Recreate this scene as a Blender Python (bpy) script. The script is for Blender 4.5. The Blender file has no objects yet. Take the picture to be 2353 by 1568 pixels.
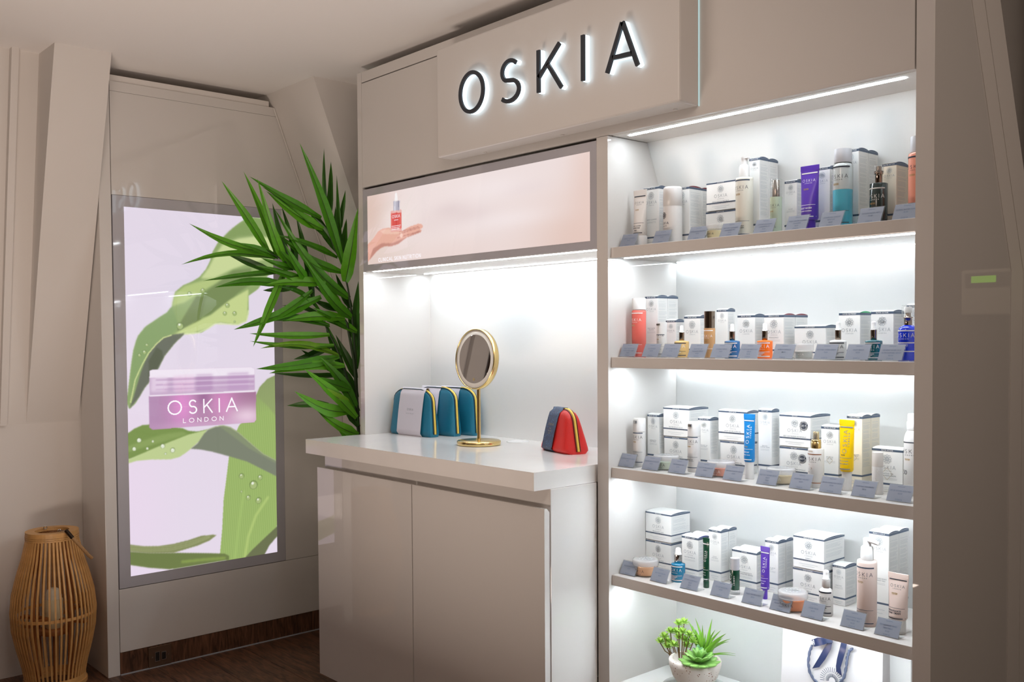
import bpy, bmesh, math, random
import numpy as np
from mathutils import Matrix, Vector

random.seed(7)
S = bpy.context.scene
C = S.collection
PI = math.pi

# ---------------------------------------------------------------- camera
FPX, CX, CY = 2234.757, 1176.5, 845.83          # focal length and principal point in pixels of the 2353 x 1568 frame
YAW, PITCH, ROLL = math.radians(48.34505), math.radians(-1.84146), math.radians(-0.36965)
EYE = 1.335
fwd = Vector((-math.sin(YAW) * math.cos(PITCH), math.cos(YAW) * math.cos(PITCH), math.sin(PITCH)))
r0 = Vector((math.cos(YAW), math.sin(YAW), 0))
u0 = r0.cross(fwd)
RGT = r0 * math.cos(ROLL) + u0 * math.sin(ROLL)
UPV = -r0 * math.sin(ROLL) + u0 * math.cos(ROLL)
cam_data = bpy.data.cameras.new('camera')
cam = bpy.data.objects.new('camera', cam_data)
C.objects.link(cam)
cam.matrix_world = Matrix(((RGT.x, UPV.x, -fwd.x, 0), (RGT.y, UPV.y, -fwd.y, 0), (RGT.z, UPV.z, -fwd.z, EYE), (0, 0, 0, 1)))
cam_data.sensor_width = 36
cam_data.lens = FPX / 2353 * 36
cam_data.shift_y = (CY - 784) / 2353
cam_data.clip_start = 0.02
S.camera = cam

# ---------------------------------------------------------------- world, added unseen lights, exposure
S.view_settings.view_transform = 'Standard'
S.view_settings.look = 'None'
S.view_settings.exposure = 0
S.view_settings.gamma = 1
S.view_settings.use_curve_mapping = False
S.cycles.use_denoising = True
S.cycles.max_bounces = 8
S.cycles.diffuse_bounces = 5
S.cycles.glossy_bounces = 3
S.cycles.transmission_bounces = 4
S.cycles.transparent_max_bounces = 12
S.cycles.caustics_reflective = False
S.cycles.caustics_refractive = False
S.cycles.sample_clamp_indirect = 4
w = bpy.data.worlds.new('world')
S.world = w
w.use_nodes = True
w.node_tree.nodes['Background'].inputs[0].default_value = (1.0, 0.74, 0.56, 1)
w.node_tree.nodes['Background'].inputs[1].default_value = 0.17


def area(name, loc, target, sx, sy, power, col):
    d = bpy.data.lights.new(name, 'AREA')
    d.shape = 'RECTANGLE'
    d.size, d.size_y = sx, sy
    d.energy = power
    d.color = col
    o = bpy.data.objects.new(name, d)
    o.location = loc
    o.rotation_euler = (Vector(target) - Vector(loc)).to_track_quat('-Z', 'Y').to_euler()
    C.objects.link(o)
    return o


WARM = (1.0, 0.82, 0.70)
area('left_wall_fill', (-1.3, 0.85, 2.34), (-3.7, 1.1, 0.7), 0.9, 0.5, 9, WARM)  # unseen fill light, added and aimed to brighten the left wall
area('ceiling_fill', (-2.35, 0.42, 0.25), (-2.35, 0.421, 2.6), 0.8, 0.6, 25, WARM)  # added below the frame to lift the ceiling and undersides
area('cabinet_side_fill', (0.6, 1.9, 2.2), (-0.9, 2.4, 1.1), 0.4, 0.4, 5, WARM)  # added out of view to lighten only the cabinet's outer side

# ---------------------------------------------------------------- pixel helpers: where the ray through a pixel meets a real plane


def ray(px, py):
    return fwd + RGT * ((px - CX) / FPX) - UPV * ((py - CY) / FPX)


def onY(px, py, y):
    d = ray(px, py)
    v = d * (y / d.y)
    return Vector((v.x, v.y, v.z + EYE))


def onX(px, py, x):
    d = ray(px, py)
    v = d * (x / d.x)
    return Vector((v.x, v.y, v.z + EYE))


def onZ(px, py, z):
    d = ray(px, py)
    v = d * ((z - EYE) / d.z)
    return Vector((v.x, v.y, v.z + EYE))


def radius_of(wpx, p):
    """radius of an upright cylinder at p that looks wpx pixels wide"""
    q = Vector((p[0], p[1], 0))
    dd = q.dot(Vector((fwd.x, fwd.y, 0)).normalized())
    return wpx * dd * (dd / q.length) / (2 * FPX)


# ---------------------------------------------------------------- materials


def lin(r, g=None, b=None):
    if g is None:
        r, g, b = r
    f = lambda c: (c / 255 / 12.92) if c / 255 <= 0.04045 else ((c / 255 + 0.055) / 1.055) ** 2.4
    return (f(r), f(g), f(b), 1)


MATS = {}


def mat(name, rgb, rough=0.5, metal=0.0, spec=0.5, bump=None, coat=0.0, noise=None, alpha=1.0, trans=0.0, sss=0.0):
    """rgb in sRGB 0-255. bump=(scale, strength), noise=(scale, amount)"""
    if name in MATS:
        return MATS[name]
    m = bpy.data.materials.new(name)
    m.use_nodes = True
    nt = m.node_tree
    b = nt.nodes['Principled BSDF']
    b.inputs['Base Color'].default_value = lin(rgb)
    b.inputs['Roughness'].default_value = rough
    b.inputs['Metallic'].default_value = metal
    b.inputs['Specular IOR Level'].default_value = spec
    b.inputs['Coat Weight'].default_value = coat
    b.inputs['Coat Roughness'].default_value = 0.03
    b.inputs['Alpha'].default_value = alpha
    b.inputs['Transmission Weight'].default_value = trans
    if bump or noise:
        tc = nt.nodes.new('ShaderNodeTexCoord')
        n = nt.nodes.new('ShaderNodeTexNoise')
        n.inputs['Scale'].default_value = (bump or noise)[0]
        n.inputs['Detail'].default_value = 3
        nt.links.new(tc.outputs['Object'], n.inputs['Vector'])
        if bump:
            bp = nt.nodes.new('ShaderNodeBump')
            bp.inputs['Strength'].default_value = bump[1]
            bp.inputs['Distance'].default_value = 0.002
            nt.links.new(n.outputs['Fac'], bp.inputs['Height'])
            nt.links.new(bp.outputs['Normal'], b.inputs['Normal'])
        if noise:
            mx = nt.nodes.new('ShaderNodeMix')
            mx.data_type = 'RGBA'
            c = lin(rgb)
            k = noise[1]
            mx.inputs[6].default_value = (c[0] * (1 - k), c[1] * (1 - k), c[2] * (1 - k), 1)
            mx.inputs[7].default_value = (min(1, c[0] * (1 + k)), min(1, c[1] * (1 + k)), min(1, c[2] * (1 + k)), 1)
            nt.links.new(n.outputs['Fac'], mx.inputs[0])
            nt.links.new(mx.outputs[2], b.inputs['Base Color'])
    MATS[name] = m
    return m


def emit(name, rgb, strength):
    if name in MATS:
        return MATS[name]
    m = bpy.data.materials.new(name)
    m.use_nodes = True
    nt = m.node_tree
    nt.nodes.clear()
    e = nt.nodes.new('ShaderNodeEmission')
    e.inputs[0].default_value = lin(rgb)
    e.inputs[1].default_value = strength
    o = nt.nodes.new('ShaderNodeOutputMaterial')
    nt.links.new(e.outputs[0], o.inputs[0])
    MATS[name] = m
    return m


def clear(name, rgb, opac=0.12, rough=0.05):
    """cheap clear plastic or glass sheet: see-through with a gloss on it"""
    if name in MATS:
        return MATS[name]
    m = bpy.data.materials.new(name)
    m.use_nodes = True
    nt = m.node_tree
    nt.nodes.clear()
    t = nt.nodes.new('ShaderNodeBsdfTransparent')
    d = nt.nodes.new('ShaderNodeBsdfDiffuse')
    d.inputs[0].default_value = lin(rgb)
    t.inputs[0].default_value = (0.97, 0.975, 0.975, 1)
    m1 = nt.nodes.new('ShaderNodeMixShader')
    m1.inputs[0].default_value = opac
    nt.links.new(t.outputs[0], m1.inputs[1])
    nt.links.new(d.outputs[0], m1.inputs[2])
    g = nt.nodes.new('ShaderNodeBsdfGlossy')
    g.inputs['Roughness'].default_value = rough
    lw = nt.nodes.new('ShaderNodeLayerWeight')
    f = nt.nodes.new('ShaderNodeMath')
    f.operation = 'POWER'
    f.inputs[1].default_value = 4
    f2 = nt.nodes.new('ShaderNodeMath')
    f2.operation = 'MULTIPLY_ADD'
    f2.inputs[1].default_value = .7
    f2.inputs[2].default_value = .03
    nt.links.new(lw.outputs['Facing'], f.inputs[0])
    nt.links.new(f.outputs[0], f2.inputs[0])
    m2 = nt.nodes.new('ShaderNodeMixShader')
    nt.links.new(f2.outputs[0], m2.inputs[0])
    nt.links.new(m1.outputs[0], m2.inputs[1])
    nt.links.new(g.outputs[0], m2.inputs[2])
    o = nt.nodes.new('ShaderNodeOutputMaterial')
    nt.links.new(m2.outputs[0], o.inputs[0])
    MATS[name] = m
    return m


def printed(name, strength):
    """backlit print: the colours of the printed picture are in the colour attribute 'print'"""
    m = bpy.data.materials.new(name)
    m.use_nodes = True
    nt = m.node_tree
    nt.nodes.clear()
    a = nt.nodes.new('ShaderNodeVertexColor')
    a.layer_name = 'print'
    e = nt.nodes.new('ShaderNodeEmission')
    e.inputs[1].default_value = strength
    nt.links.new(a.outputs[0], e.inputs[0])
    g = nt.nodes.new('ShaderNodeBsdfGlossy')
    g.inputs['Roughness'].default_value = 0.02
    f = nt.nodes.new('ShaderNodeFresnel')
    f.inputs[0].default_value = 1.45
    mx = nt.nodes.new('ShaderNodeMixShader')
    nt.links.new(f.outputs[0], mx.inputs[0])
    nt.links.new(e.outputs[0], mx.inputs[1])
    nt.links.new(g.outputs[0], mx.inputs[2])
    o = nt.nodes.new('ShaderNodeOutputMaterial')
    nt.links.new(mx.outputs[0], o.inputs[0])
    return m


M_WALL = mat('painted_wall', (226, 222, 218), 0.6, bump=(220, 0.05))
M_CEIL = mat('painted_ceiling', (244, 241, 239), 0.8)
M_GLOSS = mat('white_gloss_panel', (219, 216, 213), 0.02, spec=.7)
M_SATIN = mat('white_satin_panel', (219, 216, 213), 0.22)
M_INNER = mat('white_inner_panel', (242, 243, 242), 0.10)
M_WHITE = mat('white_plastic', (236, 236, 236), 0.28)
M_CARD = mat('white_card', (238, 238, 236), 0.45)
M_CREAMCARD = mat('cream_card', (240, 232, 214), 0.45)
M_NAVY = mat('navy_print', (70, 84, 104), 0.4)
M_INK = mat('grey_ink', (138, 143, 151), 0.5)
M_PALEINK = mat('pale_grey_ink', (188, 194, 199), 0.5)
M_DARKINK = mat('dark_ink', (52, 58, 70), 0.5)
M_WHITEINK = mat('white_ink', (248, 248, 248), 0.5)
M_GOLDINK = mat('gold_ink', (176, 146, 96), 0.4)
M_BLUEINK = mat('blue_ink', (70, 140, 180), 0.5)
M_ORANGEINK = mat('orange_ink', (205, 120, 60), 0.5)
M_GREENINK = mat('green_ink', (70, 140, 80), 0.5)
M_CHROME = mat('chrome', (205, 205, 205), 0.12, 1.0)
M_SILVER = mat('silver_satin', (204, 206, 212), 0.38, 0.15)
M_BRONZE = mat('dark_chrome', (150, 135, 122), 0.15, 1.0)
M_GOLD = mat('polished_gold', (230, 204, 142), 0.2, 1.0)
M_CLEAR = clear('clear_plastic', (235, 240, 240))
M_FROST = clear('frosted_plastic', (240, 240, 240), 0.55)
M_SLATE = mat('slate_card', (138, 144, 158), 0.5)
M_SLATETXT = mat('slate_text', (98, 110, 136), 0.5)
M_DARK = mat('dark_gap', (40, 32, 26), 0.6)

# ---------------------------------------------------------------- mesh building


class MB:
    """collects shapes; build() links them as one mesh object"""

    def __init__(self):
        self.v, self.f, self.m, self.s = [], [], [], []

    def add(self, vs, fs, mi=0, smooth=False):
        o = len(self.v)
        self.v += [tuple(p) for p in vs]
        for f in fs:
            self.f.append(tuple(i + o for i in f))
            self.m.append(mi)
            self.s.append(smooth)
        return self

    def box(self, x0, x1, y0, y1, z0, z1, mi=0, ch=0.0):
        if x0 > x1: x0, x1 = x1, x0
        if y0 > y1: y0, y1 = y1, y0
        if z0 > z1: z0, z1 = z1, z0
        if ch <= 0:
            vs = [(x, y, z) for z in (z0, z1) for y in (y0, y1) for x in (x0, x1)]
            fs = [(0, 2, 3, 1), (4, 5, 7, 6), (0, 1, 5, 4), (2, 6, 7, 3), (0, 4, 6, 2), (1, 3, 7, 5)]
            return self.add(vs, fs, mi)
        c = min(ch, (x1 - x0) / 3, (y1 - y0) / 3, (z1 - z0) / 3)
        bm = bmesh.new()
        bmesh.ops.create_cube(bm, size=1)
        for q in bm.verts:
            q.co = ((x0 + x1) / 2 + q.co.x * (x1 - x0), (y0 + y1) / 2 + q.co.y * (y1 - y0), (z0 + z1) / 2 + q.co.z * (z1 - z0))
        bmesh.ops.bevel(bm, geom=bm.edges[:], offset=c, segments=2, affect='EDGES', profile=0.5)
        bm.verts.index_update()
        self.add([q.co for q in bm.verts], [[q.index for q in f.verts] for f in bm.faces], mi)
        bm.free()
        return self

    def lathe(self, prof, seg=28, c=(0, 0, 0), mi=0, cap0=True, cap1=True, sx=1.0, sy=1.0):
        vs, fs = [], []
        n = len(prof)
        for r, z in prof:
            for k in range(seg):
                a = 2 * PI * k / seg
                vs.append((c[0] + r * sx * math.cos(a), c[1] + r * sy * math.sin(a), c[2] + z))
        for i in range(n - 1):
            for k in range(seg):
                k2 = (k + 1) % seg
                fs.append((i * seg + k, i * seg + k2, (i + 1) * seg + k2, (i + 1) * seg + k))
        self.add(vs, fs, mi, True)
        if cap0:
            self.add([vs[k] for k in range(seg)], [tuple(range(seg - 1, -1, -1))], mi)
        if cap1:
            self.add([vs[(n - 1) * seg + k] for k in range(seg)], [tuple(range(seg))], mi)
        return self

    def loft(self, rings, mi=0, caps=True, smooth=True):
        n = len(rings[0])
        vs = [p for r in rings for p in r]
        fs = []
        for i in range(len(rings) - 1):
            for k in range(n):
                k2 = (k + 1) % n
                fs.append((i * n + k, i * n + k2, (i + 1) * n + k2, (i + 1) * n + k))
        self.add(vs, fs, mi, smooth)
        if caps:
            self.add(rings[0], [tuple(range(n - 1, -1, -1))], mi)
            self.add(rings[-1], [tuple(range(n))], mi)
        return self

    def tube(self, pts, r, seg=8, mi=0, closed=False):
        pts = [Vector(p) for p in pts]
        rad = r if isinstance(r, (list, tuple)) else [r] * len(pts)
        rings = []
        N = len(pts)
        prev = None
        for i, p in enumerate(pts):
            a = pts[(i - 1) % N] if (closed or i > 0) else p
            b = pts[(i + 1) % N] if (closed or i < N - 1) else p
            t = (b - a).normalized()
            if prev is None:
                h = Vector((0, 0, 1)) if abs(t.z) < 0.9 else Vector((1, 0, 0))
                n = t.cross(h).normalized()
            else:
                n = (prev - t * prev.dot(t)).normalized()
            prev = n
            b2 = t.cross(n)
            rings.append([p + (n * math.cos(2 * PI * k / seg) + b2 * math.sin(2 * PI * k / seg)) * rad[i] for k in range(seg)])
        if closed:
            rings.append(rings[0])
        return self.loft(rings, mi, caps=not closed)

    def build(self, name, mats, parent=None, loc=None):
        me = bpy.data.meshes.new(name)
        me.from_pydata(self.v, [], self.f)
        for m in (mats if isinstance(mats, (list, tuple)) else [mats]):
            me.materials.append(m)
        me.polygons.foreach_set('material_index', self.m)
        me.polygons.foreach_set('use_smooth', self.s)
        bm = bmesh.new()
        bm.from_mesh(me)
        bmesh.ops.recalc_face_normals(bm, faces=bm.faces)
        bm.to_mesh(me)
        bm.free()
        me.update()
        o = bpy.data.objects.new(name, me)
        C.objects.link(o)
        if parent:
            o.parent = parent
        if loc:
            o.location = loc
        return o


def tag(o, label=None, cat=None, group=None, kind=None):
    if label:
        n = len(label.split())
        if not 4 <= n <= 16:
            print('LABEL LENGTH', n, label)
        o['label'] = label
    if cat:
        o['category'] = cat
    if group:
        o['group'] = group
    if kind:
        o['kind'] = kind
    return o


def thing(name, label, cat, loc=(0, 0, 0), rz=0, group=None):
    o = bpy.data.objects.new(name, None)
    o.empty_display_size = 0.05
    o.location = loc
    o.rotation_euler = (0, 0, rz)
    C.objects.link(o)
    return tag(o, label, cat, group)


def struct(name, mb, m, label=None, cat=None):
    return tag(mb.build(name, m), label, cat, kind='structure')


# ---------------------------------------------------------------- a thin drawn alphabet (strokes)


def arc(cx, cy, rx, ry, a0, a1, n=9):
    return [(cx + rx * math.cos(math.radians(a0 + (a1 - a0) * i / n)), cy + ry * math.sin(math.radians(a0 + (a1 - a0) * i / n))) for i in range(n + 1)]


def L(*p):
    return list(p)


S_CURVE = arc(.30, .745, .24, .245, 35, 250, 9)[:] + arc(.30, .26, .27, .255, 75, -145, 10)
FONT = {
    'A': (.84, [L((0, 0), (.42, 1), (.84, 0)), L((.15, .34), (.69, .34))]),
    'B': (.6, [L((.34, .53), (0, .53), (0, 0), (.34, 0)), arc(.34, .265, .25, .265, -90, 90, 6), L((0, .53), (0, 1), (.32, 1)), arc(.32, .765, .21, .235, 90, -90, 6)]),
    'C': (.78, [arc(.46, .5, .46, .5, 48, 312, 12)]),
    'D': (.76, [L((.28, 0), (0, 0), (0, 1), (.28, 1)), arc(.28, .5, .46, .5, 90, -90, 9)]),
    'E': (.55, [L((.55, 0), (0, 0), (0, 1), (.55, 1)), L((0, .52), (.48, .52))]),
    'F': (.52, [L((0, 0), (0, 1), (.52, 1)), L((0, .5), (.45, .5))]),
    'G': (.86, [arc(.46, .5, .46, .5, 48, 340, 12) + [(.88, .42), (.5, .42)]]),
    'H': (.7, [L((0, 0), (0, 1)), L((.7, 0), (.7, 1)), L((0, .52), (.7, .52))]),
    'I': (.02, [L((.01, 0), (.01, 1))]),
    'J': (.4, [L((.38, 1), (.38, .24)) + arc(.2, .22, .18, .22, 0, -160, 5)]),
    'K': (.62, [L((0, 0), (0, 1)), L((.6, 1), (0, .38)), L((.22, .6), (.62, 0))]),
    'L': (.48, [L((0, 1), (0, 0), (.48, 0))]),
    'M': (.86, [L((0, 0), (0, 1), (.43, .35), (.86, 1), (.86, 0))]),
    'N': (.72, [L((0, 0), (0, 1), (.72, 0), (.72, 1))]),
    'O': (.96, [arc(.48, .5, .48, .5, 0, 360, 18)]),
    'P': (.55, [L((0, 0), (0, 1), (.3, 1)), arc(.3, .73, .25, .27, 90, -90, 6), L((.3, .46), (0, .46))]),
    'Q': (.96, [arc(.48, .5, .48, .5, 0, 360, 14), L((.6, .22), (.94, -.05))]),
    'R': (.58, [L((0, 0), (0, 1), (.3, 1)), arc(.3, .74, .25, .26, 90, -90, 6), L((.3, .48), (0, .48)), L((.3, .48), (.58, 0))]),
    'S': (.58, [S_CURVE]),
    'T': (.62, [L((0, 1), (.62, 1)), L((.31, 1), (.31, 0))]),
    'U': (.68, [L((0, 1), (0, .32)) + arc(.34, .32, .34, .32, 180, 360, 8) + [(.68, 1)]]),
    'V': (.76, [L((0, 1), (.38, 0), (.76, 1))]),
    'W': (1.1, [L((0, 1), (.28, 0), (.55, .95), (.82, 0), (1.1, 1))]),
    'X': (.66, [L((0, 0), (.66, 1)), L((0, 1), (.66, 0))]),
    'Y': (.66, [L((0, 1), (.33, .46), (.66, 1)), L((.33, .46), (.33, 0))]),
    'Z': (.6, [L((0, 1), (.6, 1), (0, 0), (.6, 0))]),
    '0': (.62, [arc(.31, .5, .31, .5, 0, 360, 12)]),
    '1': (.25, [L((0, .8), (.22, 1), (.22, 0))]),
    '2': (.56, [arc(.28, .72, .27, .28, 160, -30, 7) + [(0, 0), (.56, 0)]]),
    '3': (.56, [L((.05, 1), (.52, 1), (.25, .6)) + arc(.26, .3, .28, .3, 85, -150, 8)]),
    '4': (.6, [L((.44, 0), (.44, 1), (0, .28), (.6, .28))]),
    '5': (.55, [L((.5, 1), (.1, 1), (.05, .56)) + arc(.26, .31, .28, .31, 120, -150, 8)]),
    '6': (.58, [L((.4, 1), (.05, .42)), arc(.29, .3, .28, .3, 0, 360, 10)]),
    '7': (.52, [L((0, 1), (.52, 1), (.14, 0))]),
    '8': (.56, [arc(.28, .75, .23, .25, 0, 360, 9), arc(.28, .25, .28, .25, 0, 360, 9)]),
    '9': (.58, [L((.18, 0), (.53, .58)), arc(.29, .7, .28, .3, 0, 360, 10)]),
    '-': (.3, [L((0, .45), (.3, .45))]), '.': (.04, [L((.02, 0), (.02, .06))]), '&': (.6, [L((.6, 0), (.15, .75)), arc(.3, .8, .15, .2, 180, -30, 5), arc(.27, .25, .25, .25, 110, 350, 7)]),
    '%': (.7, [L((0, 0), (.7, 1)), arc(.15, .8, .14, .18, 0, 360, 6), arc(.55, .2, .14, .18, 0, 360, 6)]), '/': (.4, [L((0, 0), (.4, 1))]),
}


def text_strokes(s, h, gap=0.28, center=True):
    """-> (list of polylines in 2D, width)"""
    x, out = 0, []
    for ch in s:
        if ch == ' ':
            x += .5
            continue
        wd, st = FONT[ch]
        out += [[((x + a) * h, b * h) for a, b in p] for p in st]
        x += wd + gap
    wdt = (x - gap) * h
    if center:
        out = [[(a - wdt / 2, b) for a, b in p] for p in out]
    return out, wdt


def strokes(mb, polys, th, fn, mi=0):
    """draw each polyline th wide through the mapping fn(u, v) -> point"""
    for p in polys:
        for (a, b), (c, d) in zip(p, p[1:]):
            l = math.hypot(c - a, d - b)
            if l < 1e-7:
                continue
            ux, uy = (c - a) / l * th / 2, (d - b) / l * th / 2
            q = [(a - ux - uy, b - uy + ux), (a - ux + uy, b - uy - ux), (c + ux + uy, d + uy - ux), (c + ux - uy, d + uy + ux)]
            mb.add([fn(*t) for t in q], [(0, 1, 2, 3)], mi)


def write(mb, s, h, th, fn, u=0, v=0, gap=0.28, mi=0, fit=None, rot=False):
    p, wd = text_strokes(s, h, gap)
    k = 1 if not fit or wd <= fit else fit / wd
    if rot:
        p = [[(-b * k + u, a * k + v) for a, b in q] for q in p]
    else:
        p = [[(a * k + u, b * k + v) for a, b in q] for q in p]
    strokes(mb, p, th * max(k, .7), fn, mi)


def flower(mb, r, th, fn, u=0, v=0, mi=0, n=9):
    P = [arc(u, v, r * .22, r * .22, 0, 360, 8)]
    for k in range(n):
        a = 2 * PI * k / n + PI / 2
        cx, cy = u + .64 * r * math.cos(a), v + .64 * r * math.sin(a)
        ring = []
        for j in range(7):
            t = 2 * PI * j / 6
            dx, dy = .34 * r * math.cos(t), .23 * r * math.sin(t)
            ring.append((cx + dx * math.cos(a) - dy * math.sin(a), cy + dx * math.sin(a) + dy * math.cos(a)))
        P.append(ring)
    strokes(mb, P, th, fn, mi)

# ================================================================ THE SETTING
CEIL = 2.40
XL = -3.89                                        # face of the lightbox unit
XR = -4.17                                        # recess wall beside it
DF = 2.10                                         # front plane of the display cabinet
MS = 0.381                                        # the sloping roof wall: metres back per metre down


def slope_y(z):
    return 2.055 + MS * (CEIL - max(z, 1.48))


# floor: base slab and planks
b = MB().box(-4.4, 0.7, -2.2, 3.2, -0.05, -0.006)
floor = struct('floor', b, mat('floor_underlay', (40, 26, 18), 0.7))


def wood(name, a, bcol, rough, scale):
    m = bpy.data.materials.new(name)
    m.use_nodes = True
    nt = m.node_tree
    p = nt.nodes['Principled BSDF']
    p.inputs['Roughness'].default_value = rough
    tc = nt.nodes.new('ShaderNodeTexCoord')
    oi = nt.nodes.new('ShaderNodeObjectInfo')
    ad = nt.nodes.new('ShaderNodeVectorMath')
    ad.operation = 'ADD'
    mp = nt.nodes.new('ShaderNodeMapping')
    mp.inputs['Scale'].default_value = scale
    n = nt.nodes.new('ShaderNodeTexNoise')
    n.inputs['Scale'].default_value = 9
    n.inputs['Detail'].default_value = 6
    n.inputs['Distortion'].default_value = 1.4
    cr = nt.nodes.new('ShaderNodeValToRGB')
    cr.color_ramp.elements[0].position = .35
    cr.color_ramp.elements[1].position = .7
    cr.color_ramp.elements[0].color = lin(a)
    cr.color_ramp.elements[1].color = lin(bcol)
    nt.links.new(tc.outputs['Object'], ad.inputs[0])
    nt.links.new(oi.outputs['Location'], ad.inputs[1])
    nt.links.new(ad.outputs[0], mp.inputs['Vector'])
    nt.links.new(mp.outputs[0], n.inputs['Vector'])
    nt.links.new(n.outputs['Fac'], cr.inputs[0])
    nt.links.new(cr.outputs[0], p.inputs['Base Color'])
    return m


M_FLOOR = wood('dark_wood_floor', (62, 40, 28), (122, 84, 62), 0.42, (1.0, 7, 1))
plank_mesh = {}
row = 0
y = 2.46
while y > -0.6:
    y0 = y - 0.19
    x = -4.17 - (row * 0.47 % 1.2)
    while x < -1.4:
        xa, xb = max(x, -4.17), min(x + 1.2, -1.2)
        if xb - xa > 0.05:
            key = round(xb - xa, 3)
            if key not in plank_mesh:
                o = MB().box(0.0008, xb - xa - 0.0008, 0.0008, 0.1892, -0.006, 0, ch=0.0008).build('floor_plank', M_FLOOR, floor, (xa, y0, 0))
                plank_mesh[key] = o.data
            else:
                o = bpy.data.objects.new('floor_plank', plank_mesh[key])
                C.objects.link(o)
                o.parent = floor
                o.location = (xa, y0, 0)
        x += 1.2
    y = y0
    row += 1

# ceiling, with the recess of the dormer behind the cabinet
struct('ceiling', MB().box(-4.4, 0.7, -2.2, 3.2, CEIL, CEIL + 0.05), M_CEIL)

# recess wall on the left: upright below, leaning in above 1 m
b = MB()
pts = [(XR, 0), (XR, 1.0), (-3.90, CEIL), (-4.4, CEIL), (-4.4, 0)]
b.add([(x, -2.2, z) for x, z in pts] + [(x, 1.34, z) for x, z in pts],
      [(0, 1, 6, 5), (1, 2, 7, 6), (2, 3, 8, 7), (3, 4, 9, 8), (4, 0, 5, 9), (0, 4, 3, 2, 1), (5, 6, 7, 8, 9)])
wall_left = struct('wall_left', b, M_WALL)
# thin raised wainscot mouldings on that wall
b = MB()
for (ya, yb, za, zb) in ((0.3, 0.93, 0.20, 0.206), (0.3, 0.93, 0.165, 0.171), (0.925, 0.931, 0.171, 0.88)):
    b.box(XR, XR + 0.006, ya, yb, za, zb)
b.build('panel_moulding', M_WALL, wall_left)
b = MB()
xs = lambda z: XR + (0.27 * (z - 1.0) / 1.368)
b.loft([[(xs(z) - .02, 1.02, z), (xs(z) + .025, 1.02, z), (xs(z) + .025, 1.045, z), (xs(z) - .02, 1.045, z)] for z in (1.0, CEIL)], smooth=False)
b.build('corner_batten', M_WALL, wall_left)

# unseen wall across the room, added dark to hold light off the fronts
struct('wall_front', MB().box(-4.4, 0.7, -2.3, -2.2, 0, CEIL), mat('taupe_paint', (92, 80, 70), .7))

# boxed rafter leaning out from the recess wall
b = MB()
b.loft([[(-4.3, 1.121, 1.006), (XR + .001, 1.121, 1.006), (XR + .001, 1.320, 1.004), (-4.3, 1.320, 1.004)],
        [(-4.3, 1.121, CEIL), (-3.715, 1.121, CEIL), (-3.711, 1.320, CEIL), (-4.3, 1.320, CEIL)]], smooth=False)
struct('trim_1', b, M_WALL)

# sloping roof wall at the back, beside the lightbox unit
b = MB()
prof = [(slope_y(CEIL), CEIL), (slope_y(1.48), 1.48), (slope_y(0), 0)]
x0, x1 = -4.3, -3.515
vs = [(x0, yy, zz) for yy, zz in prof] + [(x1, yy, zz) for yy, zz in prof] + [(x0, 3.0, CEIL), (x0, 3.0, 0), (x1, 3.0, CEIL), (x1, 3.0, 0)]
b.add(vs, [(0, 1, 4, 3), (1, 2, 5, 4), (3, 4, 5, 9, 8), (0, 6, 7, 2, 1), (6, 8, 9, 7)])
struct('wall_back', b, M_WALL)
# the wall behind the cabinet, set back in the dormer
struct('wall_dormer', MB().box(-3.52, 0.7, 2.75, 2.85, 0, CEIL), M_WALL)
# bead where the lightbox unit meets the sloping wall
b = MB()
b.tube([(XL + .004, slope_y(z) - .004, z) for z in (2.34, 2.0, 1.7, 1.48)], 0.004, 6)
struct('trim_2', b, M_WALL)

# ================================================================ LIGHTBOX UNIT
YH = 1.324
unit = thing('lightbox_unit', 'white built-in wall unit holding the tall backlit poster of leaves', 'wall unit', (XL, YH, 0))


def lb(name, y0, y1, z0, z1, m, d0=0.0, d1=-0.25, parent=unit, ch=0.0):
    return MB().box(d1, d0, y0 - YH, y1 - YH, z0, z1, ch=ch).build(name, m, parent)


# front pieces: edge strip, panels above, below and beside the frame
FT, FBm, FL, FR = 1.900, 0.346, 1.3745, 2.103
b = MB().box(-0.26, 0, 0, 1.3705 - YH, 0, 2.342, ch=.0015)
b.build('side_pilaster', M_SATIN, unit)
for zl, zh in ((2.3045, 2.342), (1.9015, 2.3035)):
    pr = [(1.3725, zl), (slope_y(zl) - .002, zl), (slope_y(zh) - .002, zh), (1.3725, zh)]
    b = MB()
    b.add([(0, yy - YH, zz) for yy, zz in pr] + [(-.2, yy - YH, zz) for yy, zz in pr], [(0, 1, 2, 3), (7, 6, 5, 4), (0, 4, 5, 1), (1, 5, 6, 2), (2, 6, 7, 3), (3, 7, 4, 0)])
    b.build('upper_panel', M_GLOSS, unit)
b = MB()
pr = [(2.104, .3445), (slope_y(.3) - .002, .3445), (slope_y(1.48) - .002, 1.48), (slope_y(1.9) - .002, 1.9), (2.104, 1.9)]
b.add([(0, yy - YH, zz) for yy, zz in pr] + [(-.2, yy - YH, zz) for yy, zz in pr],
      [(0, 1, 2, 3, 4), (9, 8, 7, 6, 5), (0, 5, 6, 1), (1, 6, 7, 2), (2, 7, 8, 3), (3, 8, 9, 4), (4, 9, 5, 0)])
b.build('side_panel', M_GLOSS, unit)
lb('lower_panel', 1.3725, 2.49, 0.0905, 0.3425, M_GLOSS, ch=.0015)
lb('plinth', 1.372, 2.49, 0.0, 0.0895, M_FLOOR, -0.002)
lb('cornice', 1.3725, 2.055, 2.343, 2.3675, M_WALL, -0.004, -.2, ch=.001)
lb('sealant_line', 1.372, 2.49, 0.0, 0.004, mat('grey_sealant', (168, 174, 184), 0.5), 0.004, -.004)
M_FRAME = mat('grey_metal_frame', (186, 186, 194), 0.04, 0.0, coat=.3)
fr = MB()
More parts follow.
